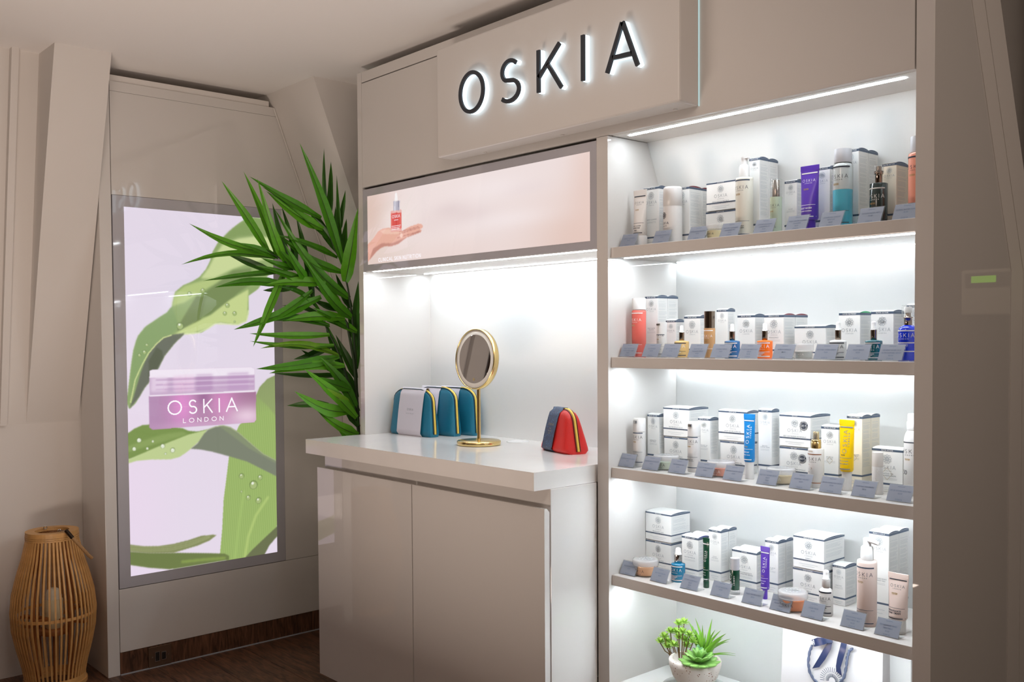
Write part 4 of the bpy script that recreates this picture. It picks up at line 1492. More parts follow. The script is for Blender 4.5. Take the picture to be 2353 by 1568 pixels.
# gift bag, its top under the lowest shelf
YG = 2.255
g0, g1 = onY(1792, 1500, YG), onY(2027, 1500, YG)
bag = thing('gift_bag', 'pearl white paper gift bag with navy rope handle and ribbon bow', 'bag', (g0.x, YG, FZ))
BW = g1.x - g0.x
HG = .594 - FZ
M_PEARL = mat('pearl_paper', (226, 222, 222), .30, spec=.6)
b_ = MB()
v = [(0, 0, 0), (BW, 0, 0), (BW, .085, 0), (0, .085, 0), (.004, .012, HG), (BW - .004, .012, HG), (BW - .004, .075, HG), (.004, .075, HG), (BW - .002, .04, HG * .5)]
b_.add(v, [(0, 1, 5, 4), (0, 4, 7, 3), (3, 7, 6, 2), (0, 3, 2, 1), (1, 8, 5), (1, 2, 8), (2, 6, 8), (6, 5, 8)])
b_.build('paper_body', M_PEARL, bag)
G0 = Vector((g0.x, YG, FZ))
gp = lambda x, y, dy=-.004: onY(1390 + x / 3.18, 1390 + y / 3.18, YG + dy + .006) - G0
M_ROPE = mat('navy_twisted_rope', (96, 104, 128), .6, bump=(180, 1.0))
rope = [gp(1520, 295), gp(1500, 345), gp(1490, 420), gp(1500, 490), gp(1530, 545), gp(1580, 590), gp(1650, 605), gp(1710, 585), gp(1752, 530), gp(1768, 450), gp(1776, 380), gp(1792, 335), gp(1815, 318)]
b_ = MB()
fine = []
for i in range(len(rope) - 1):
    for s in range(6):
        fine.append(rope[i].lerp(rope[i + 1], s / 6))
fine.append(rope[-1])
for ph in (0, PI):
    b_.tube([p + Vector((math.cos(i * .9 + ph), 0, math.sin(i * .9 + ph))) * .0016 + Vector((0, -.003, 0)) for i, p in enumerate(fine)], .0026, 6)
o = b_.build('rope_handle', M_ROPE, bag)
o['label'] = 'navy twisted rope handle'
M_RIBBON = mat('navy_satin_ribbon', (48, 58, 92), .25, spec=.8)
bow = MB()
def ribbon(pts):
    v_, f_ = [], []
    for i, (p, q) in enumerate(pts):
        v_ += [p, q]
    bow.add(v_, [(2 * i, 2 * i + 1, 2 * i + 3, 2 * i + 2) for i in range(len(pts) - 1)], 0, True)
ribbon([(gp(1510, 258, -.012), gp(1530, 308, -.012)), (gp(1555, 240, -.02), gp(1575, 300, -.02)), (gp(1610, 245, -.012), gp(1625, 285, -.014)), (gp(1660, 262, -.008), gp(1668, 276, -.008))])
ribbon([(gp(1665, 258, -.006), gp(1625, 282, -.006)), (gp(1650, 330, -.010), gp(1600, 320, -.010)), (gp(1610, 400, -.008), gp(1560, 392, -.008)), (gp(1566, 458, -.006), gp(1514, 468, -.006))])
ribbon([(gp(1730, 262, -.006), gp(1768, 290, -.006)), (gp(1712, 330, -.012), gp(1758, 345, -.012)), (gp(1695, 400, -.008), gp(1738, 410, -.009)), (gp(1688, 450, -.006), gp(1722, 462, -.007)), (gp(1690, 488, -.005), gp(1732, 525, -.006))])
o = bow.build('ribbon_bow', M_RIBBON, bag)
o['label'] = 'navy satin ribbon bow with long tails'
t_ = MB()
fa = lambda u, v_: tuple(gp(1522, 272, -.022) + Vector((u + .2 * v_, -.0, v_)))
write(t_, 'A', .011, .0018, fa, 0, -.006)
t_.build('ribbon_lettering', M_WHITEINK, o)
sun = MB()
cx_, cz_ = gp(1655, 560).x, gp(1655, 560).z
P_ = []
for i in range(19):
    a = -.15 + (PI + .3) * i / 18
    for ra, rb in ((.010, .018), (.022, .034)):
        P_.append([(cx_ + ra * math.cos(a), cz_ + ra * math.sin(a)), (cx_ + rb * math.cos(a), cz_ + rb * math.sin(a))])
strokes(sun, P_, .0014, lambda u, v_: (u, -.0006 + .012 * v_ / HG, v_))
sun.build('sunburst_mark', mat('slate_foil', (92, 104, 124), .3, .5), bag)
card = MB().box(0, .06, 0, .09, 0, .26, ch=.001).build('white_carton_back', M_CARD)
card.location = (onY(2062, 1530, 2.29).x - .03, 2.30, FZ)
card.name = 'plain_carton'
tag(card, 'plain white carton behind the pearl gift bag in the bottom bay', 'carton')

# brown curtain on the recess wall, out of frame, mirrored in the vanity mirror and the doors
b_ = MB()
n_ = 64
fr_, bk_ = [], []
for i in range(n_ + 1):
    yy = -.62 + 1.52 * i / n_
    dd = .035 + .022 * math.sin(i * 1.25) + .008 * math.sin(i * .47)
    fr_.append((yy, dd))
v = [(XR + .004 + d_ + .02 * (zz < 1), yy, zz) for zz in (.02, 1.0) for yy, d_ in fr_] + [(-3.91 + d_, yy, 2.33) for yy, d_ in fr_]
m_ = n_ + 1
b_.add(v, [(r * m_ + i, r * m_ + i + 1, (r + 1) * m_ + i + 1, (r + 1) * m_ + i) for r in range(2) for i in range(n_)], 0, True)
cu = b_.build('brown_curtain', mat('brown_velvet', (58, 38, 27), .85))
tag(cu, 'brown curtain on the recess wall, seen mirrored in the vanity mirror', 'curtain')

# ================================================================ PRODUCTS ON THE SHELVES
SN = ['top', 'second', 'third', 'lowest']


def cyl(c, r, e=.0004, dz=0.0):
    """writing wrapped round an upright cylinder, facing the room"""
    return lambda u, v: (c[0] + (r + e) * math.sin(u / r), c[1] - (r + e) * math.cos(u / r), v + dz)


M_COL = {
    'coral': mat('coral_liquid', (228, 112, 102), .22, spec=.6), 'coral2': mat('pale_coral_liquid', (242, 164, 142), .22, spec=.6), 'honey': mat('honey_liquid', (244, 208, 138), .12, spec=.8), 'tan': mat('tan_liquid', (214, 166, 116), .2),
    'blue': mat('blue_glass', (12, 92, 150), .08, spec=.8), 'orange': mat('orange_liquid', (250, 112, 10), .1, spec=.8), 'teal': mat('teal_glass', (0, 92, 104), .08, spec=.8),
    'royal': mat('royal_blue_glass', (20, 52, 200), .08, spec=.8), 'green': mat('dark_green_glass', (22, 70, 50), .12, spec=.7), 'black': mat('bottle_black_green', (20, 38, 36), .12, spec=.7),
    'mint': mat('pale_mint_liquid', (206, 224, 200), .12, spec=.7), 'purple': mat('purple_plastic', (92, 58, 178), .30), 'skyblue': mat('bright_blue_plastic', (28, 132, 206), .30),
    'yellow': mat('bright_yellow_plastic', (250, 206, 8), .30), 'white': M_WHITE, 'cream': mat('cream_plastic_bottle', (236, 234, 222), .3), 'pearl': mat('pearl_grey_plastic', (228, 224, 220), .28),
    'pink': mat('pale_pink_plastic', (244, 224, 216), .3), 'aqua': mat('aqua_liquid', (44, 206, 240), .15, spec=.6), 'ice': mat('icy_clear_plastic', (224, 234, 236), .15, spec=.6),
    'teal2': mat('teal_blue_glass', (0, 118, 160), .08, spec=.8), 'peach': mat('peach_cream', (250, 190, 140), .35), 'rose': mat('rose_cream', (240, 160, 138), .35), 'sand': mat('sand_cream', (240, 222, 184), .35),
    'palegreen': mat('pale_green_cream', (222, 238, 220), .35), 'lemon': mat('lemon_balm', (246, 232, 180), .35), 'grey': mat('clear_grey_gel', (214, 220, 218), .2), 'amber': mat('amber_gel', (248, 150, 90), .3),
    'gold': M_GOLD, 'silver': M_SILVER, 'chrome': M_BRONZE,
}


def stand(shelf, l, r, y):
    z = SH[shelf]
    m = (l + r) / 2
    for _ in range(3):
        p = onY(m, 700, y)
        q = ray(m, 700)
        pr_y = CY + FPX * -(Vector((p.x, p.y, z - EYE)).dot(UPV)) / Vector((p.x, p.y, z - EYE)).dot(fwd)
        p = onY(m, pr_y, y)
    return Vector((p.x, y, z + .0004)), radius_of(r - l, p), m


def hgt(m, py, y, shelf):
    return onY(m, py, y).z - SH[shelf]


def brand(mb, fn, r, z, ink_h=None, half=1.16, rot=False):
    """wordmark with the town below, spread over the front of a bottle of radius r"""
    wdt = 2 * half * r
    h = ink_h or wdt * .235
    write(mb, 'OSKIA', h, h * .10, fn, 0, z, .62, fit=wdt)
    write(mb, 'LONDON', h * .24, h * .05, fn, -wdt * .02, z - h * .6, 1.3, fit=wdt * .58)


def small_print(mb, fn, r, z, words, h, ink=0):
    for i, s in enumerate(words):
        write(mb, s, h, h * .17, fn, -r * .2, z - i * h * 1.6, .3, fit=r * 1.5)


def rows(mb, fn, u0, u1, z, n, dz, rnd, th=.0005):
    for i in range(n):
        strokes(mb, [[(u0, z - i * dz), (u0 + (u1 - u0) * rnd.uniform(.55, 1), z - i * dz)]], th, fn)


def carton(shelf, l, c, rs, top, y0, label, line1='NUTRI-ACTIVE', prod=(), flap='slate', low=.16, m=None, group=None, z0=None, bot=None, sticker=False, diamond=False, flat=False):
    """l, c: columns of the two front edges; rs: columns where each carton in the file ends; top: row of the front left top corner"""
    zb = SH[shelf] if z0 is None else z0
    m = m or M_CARD
    out = []
    xa = max(onY(l, top, y0).x, XM1 + .002)
    xb = onY(c, top, y0).x
    H = onY(l, top, y0).z - zb
    ya = y0
    for i, rp in enumerate(rs):
        yb = max(ya + .035, onX(rp, top, xb).y)
        o = thing('product_carton', (label if isinstance(label, str) else label[i]), 'carton', ((xa + xb) / 2, (ya + yb) / 2, zb + .0004), 0, group)
        W, Dp = xb - xa, yb - ya - .0008
        lim = YB - .006
        zt_ = zb + H + .006
        if zt_ > 1.585:
            lim = min(lim, YB - .006 - (zt_ - 1.585) * (YB - 2.276) / (HEAD - 1.585))
        if ya + Dp > lim - (len(rs) - 1 - i) * .042:
            Dp = max(.03, (lim - ya) / (len(rs) - i) - .0008)
            yb = ya + Dp + .0008
            o.location.y = ya + Dp / 2
        w2, d2 = W / 2, Dp / 2
        tb = min(.0062, H * .055)
        MB().box(-w2, w2, -d2, d2, 0, H, ch=.0009).build('carton_body', m, o)
        b_ = MB()
        e = .0003
        b_.box(-w2 - e, w2 + e, -d2 - e, d2 + e, H - tb, H - .0006)
        b_.build('top_band', M_NAVY, o)
        # closing flap, springing up a little in the middle
        ar = .0034 if not flat else .0012
        n_ = 8
        fl = MB()
        ys_ = [-d2 + Dp * j / n_ for j in range(n_ + 1)]
        zz = [H + .0004 + ar * math.sin(PI * j / n_) ** .8 for j in range(n_ + 1)]
        v_ = [(-w2, yy, z_) for yy, z_ in zip(ys_, zz)] + [(w2, yy, z_) for yy, z_ in zip(ys_, zz)]
        fl.add(v_, [(j, j + 1, n_ + 2 + j, n_ + 1 + j) for j in range(n_)], 0, True)
        fl.add([(w2, yy, z_) for yy, z_ in zip(ys_, zz)] + [(w2, d2, H - .0002), (w2, -d2, H - .0002)], [tuple(range(n_ + 3))], 1)
        fl.add([(-w2, yy, z_) for yy, z_ in zip(ys_, zz)] + [(-w2, d2, H - .0002), (-w2, -d2, H - .0002)], [tuple(range(n_ + 3))], 1)
        fm = {'slate': M_NAVY, 'red': mat('dark_red_flap', (110, 36, 50), .5), 'green': mat('green_flap', (60, 170, 110), .5), 'blue': mat('blue_flap', (70, 80, 150), .5)}[flap]
        fl.build('top_flap', [m, fm], o)
        lz = H * low
        b_ = MB()
        b_.box(-w2 - e, w2 + e, -d2 - e, d2 + e, lz, lz + min(.0046, H * .045))
        b_.build('low_band', M_NAVY, o)
        rnd = random.Random(int(l * 7 + i))
        sf = lambda u, v: (w2 + .0006, u, v)
        sp_ = MB()
        k_ = 0
        z_ = H - tb - H * .06
        while z_ > lz + H * .12:
            if k_ % 7 in (1,):
                pass
            else:
                a_ = -d2 * .82
                strokes(sp_, [[(a_, z_), (a_ + Dp * .82 * rnd.uniform(.7, 1), z_)]], .0005, sf)
            z_ -= .0029 if k_ % 7 != 5 else .0062
            k_ += 1
        strokes(sp_, [[(-d2 * .8, lz * .55), (d2 * .5, lz * .55)]], .0008, sf)
        sp_.build('side_print', M_PALEINK, o)
        if i == 0:
            ff = lambda u, v: (u, -d2 - .0007, v)
            fb = lambda u, v: (u, -d2 - .0009, v)
            t_ = MB()
            write(t_, line1, tb * .42, tb * .09, fb, 0, H - tb * .72, .5, fit=W * .72)
            t_.build('band_lettering', M_WHITEINK, o)
            R = min(W * .2, .0118, H * .13)
            zf = H - tb - R * 1.55
            t_ = MB()
            flower(t_, R, R * .085, ff, 0, zf)
            t_.build('flower_emblem', M_PALEINK, o)
            t_ = MB()
            hw_ = min(W * .72, .0425)
            h_ = hw_ * .235
            zt = zf - R * 1.25 - h_
            write(t_, 'OSKIA', h_, h_ * .085, ff, 0, zt, .52, fit=hw_)
            write(t_, 'LONDON', h_ * .22, h_ * .045, ff, 0, zt - h_ * .55, 1.3, fit=hw_ * .5)
            t_.build('lettering', M_INK, o)
            if prod:
                t_ = MB()
                ph = min(.0029, W * .055)
                z_ = min(zt - h_ * 1.0 - ph, lz + .007 + max(H * .26, ph * 1.7 * len(prod)))
                for q, s in enumerate(prod):
                    write(t_, s, ph, ph * .15, ff, 0, z_ - q * ph * 1.7, .3, fit=W * .80)
                zq = z_ - len(prod) * ph * 1.7
                for q in range(2):
                    if zq - q * .003 > lz + .0065:
                        strokes(t_, [[(-W * .32, zq - q * .003), (W * .32, zq - q * .003)]], .0004, ff)
                t_.build('product_lettering', M_INK, o)
            t_ = MB()
            strokes(t_, [[(-W * .3, lz * .6), (W * .3, lz * .6)], [(-W * .2, lz * .34), (W * .2, lz * .34)]], .0008, ff)
            t_.build('footer_print', M_PALEINK, o)
            if diamond:
                t_ = MB()
                q_ = W * .17
                zd = H * .42
                strokes(t_, [[(0, zd + q_ * 1.1), (q_, zd), (0, zd - q_ * 1.1), (-q_, zd), (0, zd + q_ * 1.1)]], .0006, ff)
                t_.build('diamond_mark', M_GOLDINK, o)
            if sticker:
                s_ = MB()
                zc_, xc_, rr = H * .68, W * .29, W * .135
                s_.add([ff(xc_ + rr * math.cos(2 * PI * j / 28), zc_ + rr * math.sin(2 * PI * j / 28)) for j in range(28)], [tuple(range(28))])
                s_ = s_.build('round_sticker', M_DARKINK, o)
                t_ = MB()
                fs = lambda u, v: (u, -d2 - .0010, v)
                strokes(t_, [arc(xc_, zc_, rr * .70, rr * .70, 0, 360, 24)], .0005, fs)
                write(t_, 'BEST', rr * .36, rr * .07, fs, xc_, zc_ - rr * .18, .3)
                strokes(t_, [arc(xc_, zc_, rr * .86, rr * .86, 30 + 24 * j, 40 + 24 * j, 2) for j in range(14)], rr * .12, fs)
                t_.build('sticker_lettering', M_WHITEINK, s_)
        out.append(o)
        ya = yb + .0006
    return out


def stack(shelf, l, c, r, top, split, y0, l2, c2, labels, line1, prod, sticker=False, low=.24):
    """two wide cartons, one on the other; split: row where the upper one ends at the left"""
    zs_ = onY(l, split, y0).z
    a = carton(shelf, l2, c2, [r - 3], split, y0 + .001, labels[1], line1, prod, flat=True, low=low, sticker=sticker)
    H1 = zs_ - SH[shelf]
    b_ = carton(shelf, l, c, [r], top, y0, labels[0], line1, prod, z0=zs_ + .0022, low=low, sticker=sticker)
    return a + b_


def ink_of(k):
    return {'w': M_WHITEINK, 'd': M_DARKINK, 'g': M_GOLDINK, 'i': M_INK}[k]


def tester(o, fn, r, z, ink=None, parent=None):
    t_ = MB()
    write(t_, 'TESTER', r * .16, r * .035, fn, -r * .25, z, .15, fit=r * .8)
    return t_.build('tester_lettering', ink or M_GOLDINK, parent or o)


def airless(shelf, l, r, top, y, label, group=None, split=.72):
    p, R, m = stand(shelf, l, r, y)
    H = hgt(m, top, y, shelf)
    o = thing('airless_bottle', label, 'bottle', p, 0, group)
    bd = MB().lathe([(R * .94, 0), (R, .002), (R, H * split - .0006)], 32).build('body', M_WHITE, o)
    MB().lathe([(R * .99, H * split), (R, H * split + .001), (R, H - .003), (R * .96, H)], 32).build('pump_top', M_WHITE, o)
    MB().box(-.006, .006, -R - .0035, -R + .002, H * .90, H * .965, ch=.002).build('nozzle', M_CHROME, o)
    fn = cyl((0, 0), R)
    b_ = MB()
    strokes(b_, [arc_line(-1.25 * R, 1.15 * R, H * split - H * .022)], H * .02, fn)
    strokes(b_, [arc_line(-1.25 * R, 1.15 * R, H * .09)], H * .016, fn)
    strokes(b_, [arc_line(-1.25 * R, 1.15 * R, H * .30)], H * .005, fn)
    b_.build('ring_print', M_NAVY, bd)
    t_ = MB()
    brand(t_, fn, R, H * .585, H * .055)
    small_print(t_, fn, R, H * .24, ('RADIANCE 360', 'EYE AND SMILE CREAM'), H * .016)
    t_.build('lettering', M_DARKINK, bd)
    tester(o, fn, R, H * .50, None, bd)
    return o


def arc_line(u0, u1, v, n=14):
    return [(u0 + (u1 - u0) * i / n, v) for i in range(n + 1)]


def dropper(shelf, l, r, top, y, label, col, ink='w', body=.52, collar_m=None, col_w=.36, round_sh=.0, band_ink=None):
    p, R, m = stand(shelf, l, r, y)
    H = hgt(m, top, y, shelf)
    hb = H * body
    o = thing('dropper_bottle', label, 'bottle', p)
    wall = .0
    if round_sh:
        prof = [(R * .9, 0), (R, .003), (R, hb * .80), (R * .9, hb * .90), (R * .55, hb * .97), (R * .4, hb)]
    else:
        prof = [(R * .93, 0), (R, .003), (R, hb * .90), (R * .97, hb * .95), (R * .62, hb * .985), (R * .42, hb)]
    bd = MB().lathe(prof, 32).build('body', M_COL[col], o)
    rc = R * col_w
    hc = H * .78
    MB().lathe([(rc * .9, hb), (rc, hb + .001), (rc, hc)], 24).build('collar', collar_m or M_BRONZE, o)
    if collar_m is None:
        MB().lathe([(rc * 1.05, hc - .0008), (rc * 1.05, hc + .0008), (rc * .8, hc + .0008)], 24).build('collar_ring', M_CHROME, o)
    rb = rc * .74
    MB().lathe([(rb * 1.25, hc + .001), (rb * 1.25, hc + .003), (rb, hc + .004), (rb, H - rb * .8), (rb * .86, H - rb * .35), (rb * .5, H - rb * .08), (.0005, H)], 20).build('rubber_bulb', M_WHITE, o)
    fn = cyl((0, 0), R)
    b_ = MB()
    ik = ink_of(ink)
    strokes(b_, [arc_line(-1.2 * R, 1.2 * R, hb * .84)], hb * .055, fn)
    strokes(b_, [arc_line(-1.2 * R, 1.2 * R, hb * .36)], hb * .02, fn)
    strokes(b_, [arc_line(-1.2 * R, 1.2 * R, hb * .12)], hb * .05, fn)
    b_.build('ring_print', band_ink or ik, bd)
    t_ = MB()
    brand(t_, fn, R, hb * .58, min(hb * .20, R * .42), 1.12)
    for q in range(3):
        strokes(t_, [arc_line(-.9 * R, (.5 - .2 * q) * R, hb * (.30 - .06 * q), 8)], hb * .032, fn)
    t_.build('lettering', ik, bd)
    return o


def toner(shelf, l, r, top, y, label, col, cap_m, shoulder, ink='w', cap_w=.93, fill=None, cut=None):
    """straight round bottle with a straight cap; shoulder = row of the bottle's top"""
    p, R, m = stand(shelf, l, r, y)
    H = hgt(m, top, y, shelf)
    hs = hgt(m, shelf_row(shoulder), y, shelf)
    o = thing('toner_bottle', label, 'bottle', p)
    if fill:
        hf = hgt(m, fill, y, shelf)
        bd = MB().lathe([(R * .93, 0), (R * .98, .003), (R * .98, hf)], 32).build('body', M_COL[col], o)
        MB().lathe([(R * .98, hf + .0003), (R * .98, hs - .010), (R * .9, hs - .004), (R * .7, hs)], 32).build('clear_upper', M_COL['ice'], o)
        MB().lathe([(R * .95, 0.0), (R, .003), (R, hs - .010), (R * .92, hs - .003), (R * .72, hs)], 32, cap0=False, cap1=False).build('clear_wall', M_CLEAR, o)
    else:
        bd = MB().lathe([(R * .93, 0), (R, .003), (R, hs - .006), (R * .97, hs - .002), (R * .8, hs)], 32).build('body', M_COL[col], o)
    MB().lathe([(R * cap_w * .99, hs + .0005), (R * cap_w, hs + .002), (R * cap_w, H - .002), (R * cap_w * .97, H)], 32).build('cap', cap_m, o)
    fn = cyl((0, 0), R, .0008)
    ik = ink_of(ink)
    b_ = MB()
    strokes(b_, [arc_line(-1.3 * R, 1.15 * R, hs * .93)], hs * .022, fn)
    strokes(b_, [arc_line(-1.2 * R, 1.1 * R, hs * .08)], hs * .012, fn)
    strokes(b_, [arc_line(-1.2 * R, 1.1 * R, hs * .26)], hs * .005, fn)
    b_.build('ring_print', ik, bd)
    t_ = MB()
    brand(t_, fn, R, hs * .76, R * .36, 1.1)
    small_print(t_, fn, R, hs * .21, ('FLORAL WATER', 'TONER'), R * .13)
    t_.build('lettering', ik, bd)
    tester(o, fn, R, hs * .655, None, bd)
    return o


def shelf_row(v):
    return v


def tube(shelf, l, r, top, y, label, col, cap_row, lc, rc, ink='w', vertical=False, cap_m=None, bands=True, words=('VIOLET WATER', 'CLEARING CLEANSER')):
    """squeeze tube standing on its cap: flat crimped end up"""
    p, Rt, m = stand(shelf, l, r, y)
    m2 = (lc + rc) / 2
    H = hgt(m, top, y, shelf)
    hc = hgt(m, cap_row, y, shelf)
    Rc = radius_of(rc - lc, p)
    Rb = Rt * .82
    o = thing('squeeze_tube', label, 'tube', p)
    n_ = 12
    rx = lambda t: Rb + (Rt - Rb) * t
    ry = lambda t: max(.0016, Rb * (1 - t ** 1.15))
    rings = []
    for i in range(n_ + 1):
        t = i / n_
        z = hc + (H - hc) * (.04 + .87 * t)
        rings.append([(rx(t) * math.cos(2 * PI * k_ / 32), ry(t) * math.sin(2 * PI * k_ / 32), z) for k_ in range(32)])
    rings = [[(Rb * .86 * math.cos(2 * PI * k_ / 32), Rb * .86 * math.sin(2 * PI * k_ / 32), hc + .0003) for k_ in range(32)]] + rings
    bd = MB().loft(rings).build('body', M_COL[col], o)
    cr = MB()
    zc_ = hc + (H - hc) * .91
    cr.box(-Rt, Rt, -.0014, .0014, zc_ - .001, H, ch=.0006)
    cr.build('crimped_end', M_COL[col], bd)
    MB().lathe([(Rc * .97, 0), (Rc, .002), (Rc, hc - .001), (Rc * .98, hc)], 28).build('cap', cap_m or M_WHITE, o)

    def fn(u, v):
        t = min(1, max(0, ((v - hc) / (H - hc) - .04) / .87))
        a = min(1, abs(u) / rx(t))
        return (u, -ry(t) * math.sqrt(max(0, 1 - a * a)) - .0006, v)

    ik = ink_of(ink)
    hb = H - hc
    b_ = MB()
    seg = lambda v, k_=.93: arc_line(-Rb * k_, Rb * k_, v, 12)
    strokes(b_, [seg(hc + hb * .86, .97)], hb * .022, fn)
    strokes(b_, [seg(hc + hb * .055)], hb * .018, fn)
    strokes(b_, [seg(hc + hb * .27)], hb * .007, fn)
    b_.build('ring_print', ik, bd)
    t_ = MB()
    if vertical:
        write(t_, 'OSKIA', Rb * .62, Rb * .075, fn, -Rb * .05 + Rb * .3, hc + hb * .58, .62, fit=hb * .50, rot=True)
        write(t_, 'LONDON', Rb * .2, Rb * .045, fn, Rb * .62, hc + hb * .62, 1.1, fit=hb * .26, rot=True)
        for q, s in enumerate(words):
            write(t_, s, Rb * .16, Rb * .04, fn, -Rb * .1, hc + hb * (.20 - .055 * q), .3, fit=Rb * 1.4)
    else:
        brand(t_, fn, Rb, hc + hb * .70, Rb * .36, .82)
        for q, s in enumerate(words):
            write(t_, s, Rb * .15, Rb * .035, fn, -Rb * .1, hc + hb * (.20 - .05 * q), .3, fit=Rb * 1.5)
    t_.build('lettering', ik, bd)
    tester(o, fn, Rb, hc + hb * (.55 if not vertical else .31), M_GOLDINK if col != 'yellow' else M_DARKINK, bd)
    return o


def jar(shelf, l, r, top, y, label, col, lid_h=.32, clear_base=True, ink='d'):
    p, R, m = stand(shelf, l, r, y)
    # row given is the top of the lid's far rim seen from above on low shelves; use lid centre height
    H = hgt(m, top, y, shelf)
    H = max(.028, H)
    o = thing('cream_jar', label, 'jar', p)
    hl = H * (1 - lid_h)
    Rb = R * .95
    cr = MB().lathe([(Rb * .84, H * .07), (Rb * .86, H * .09), (Rb * .86, hl * .86)], 32).build('cream', M_COL[col], o)
    MB().lathe([(Rb * .92, 0), (Rb, .002), (Rb, hl)], 40, cap1=False).build('clear_body', clear('jar_plastic', (238, 236, 232), .16), o)
    ld = MB().lathe([(R * .985, hl + .0003), (R, hl + .001), (R, H - .004), (R * .97, H - .001), (R * .9, H)], 40).build('lid', clear('milky_lid', (246, 246, 248), .36, .15), o)
    t_ = MB()
    flower(t_, R * .55, R * .03, lambda u, v: (u, v, H + .0004), 0, 0)
    t_.build('lid_emblem', M_PALEINK, ld)
    fn = cyl((0, 0), Rb, .0006)
    t_ = MB()
    brand(t_, fn, Rb, hl * .45, hl * .34, .55)
    t_.build('lettering', ink_of(ink), o)
    return o


CARD_N = [0]
M_ACR = clear('acrylic', (240, 244, 246), .10)


def price_card(shelf, l, r, label, words, y=2.137, wcard=.058):
    """slate ticket in a clear leaning holder; l, r: columns of its bottom corners"""
    p, _, m = stand(shelf, l, r, y)
    w2 = wcard / 2
    o = thing('price_card', label, 'price card', p)
    h = .041
    lean = Matrix.Rotation(math.radians(-27), 4, 'X')
    b_ = MB().box(-w2 - .0015, w2 + .0015, .0008, .0022, 0, h + .0022)
    b_.v = [tuple(lean @ Vector(q)) for q in b_.v]
    b_.v = [(x, yy, z + .0012) for x, yy, z in b_.v]
    b_.box(-w2 - .0015, w2 + .0015, .000, .034, .0001, .0014)
    b_.build('acrylic_holder', M_ACR, o)
    c_ = MB().box(-w2, w2, -.0001, .0004, .0008, h)
    c_.v = [tuple(lean @ Vector(q) + Vector((0, 0, .0012))) for q in c_.v]
    cd_ = c_.build('slate_ticket', M_SLATE, o)
    fn = lambda u, v: tuple(lean @ Vector((u, -.0004, v)) + Vector((0, 0, .0012)))
    t_ = MB()
    strokes(t_, [[(-.008, h * .88), (.008, h * .88)]], .0009, fn)
    for q, s in enumerate(words):
        write(t_, s, .0030, .00045, fn, 0, h * (.60 - .17 * q), .25, fit=wcard * .86)
    write(t_, 'OSKIA', .0030, .0005, fn, 0, h * .07, .55)
    t_.build('card_lettering', M_SLATETXT, cd_)
    return o


BY = 2.262                                         # front line of the cartons
TY = 2.195                                         # middle line of the testers
# ---------------------------------------------------------------- top shelf
tube(0, 1452, 1491, 437, 2.185, 'pale grey tube standing on its cap at the pillar end of the top shelf', 'pearl', 543, 1457, 1489, 'd', words=('PERFECT CLEANSER', 'PROTECTIVE', 'MILK'))
carton(0, 1479, 1513.6, [1532], 434, 2.226, 'tall white carton behind the pale grey tube, top shelf', prod=('PERFECT CLEANSER',))
p, R, m = stand(0, 1524, 1568, 2.19)
H = hgt(m, 431, 2.19, 0)
o = thing('pump_jar', 'thick white cylinder with domed cap, third item on the top shelf', 'bottle', p)
bd = MB().lathe([(R * .95, 0), (R, .002), (R, H * .655)], 32).build('body', M_WHITE, o)
MB().lathe([(R * .985, H * .656), (R * .985, H * .668), (R, H * .669), (R, H * .955), (R * .97, H * .985), (R * .88, H)], 32).build('cap', M_WHITE, o)
t_ = MB()
fn = cyl((0, 0), R)
flower(t_, R * .36, R * .05, fn, -R * .45, H * .50)
write(t_, 'OSKIA', R * .24, R * .035, fn, -R * .38, H * .345, .5)
write(t_, 'LONDON', R * .08, R * .02, fn, -R * .38, H * .31, .9)
t_.build('lettering', M_DARKINK, bd)
carton(0, 1550, 1583.8, [1612.4, 1634], 434, 2.226, ['tall white carton with dark red flap, right of the white cylinder', 'second tall carton behind the dark red flap, top shelf'], flap='red')
stack(0, 1623.3, 1689.3, 1712, 422.6, 489, 2.235, 1622, 1689.3,
      ['upper of two wide cartons beside the cream pump bottle, top shelf', 'lower of two wide cartons beside the cream pump bottle, top shelf'], 'NUTRI-ACTIVE', ('MICRO EXFOLIATING BALM', 'NUTRI-ACTIVE BRIGHTENING REFINING'))
jar(0, 1621, 1661, 517, 2.172, 'small jar of lemon balm in front of stacked cartons, top shelf', 'lemon', .3)
p, R, m = stand(0, 1690, 1731, 2.195)
H = hgt(m, 362, 2.195, 0)
hs = hgt(m, 409, 2.195, 0)
o = thing('pump_bottle', 'cream pump bottle with white pump head on the top shelf', 'bottle', p)
bd = MB().lathe([(R * .95, 0), (R, .003), (R, hs - .006), (R * .95, hs - .001), (R * .5, hs)], 32).build('body', M_COL['cream'], o)
hk = hgt(m, 380, 2.195, 0)
MB().lathe([(R * .60, hs), (R * .60, hk - .006), (R * .5, hk)], 24).build('collar', M_WHITE, o)
pd = MB().lathe([(R * .36, hk), (R * .34, H - .006), (R * .38, H - .004), (R * .38, H)], 20)
pd.box(-R * .3, R * .62, -.006, .006, H - .005, H - .0005, ch=.002)
pd.build('pump_head', M_WHITE, o)
fn = cyl((0, 0), R)
t_ = MB()
strokes(t_, [arc_line(-1.2 * R, 1.15 * R, hs * .945)], hs * .022, fn)
strokes(t_, [arc_line(-1.2 * R, 1.15 * R, hs * .05)], hs * .015, fn)
strokes(t_, [arc_line(-1.2 * R, 1.15 * R, hs * .27)], hs * .005, fn)
t_.build('ring_print', M_NAVY, bd)
t_ = MB()
brand(t_, fn, R, hs * .80, R * .36, 1.1)
small_print(t_, fn, R, hs * .21, ('PERFECT', 'CLEANSING MILK', 'FACIAL CLEANSER'), R * .13)
t_.build('lettering', M_DARKINK, bd)
tester(o, fn, R, hs * .70, None, bd)
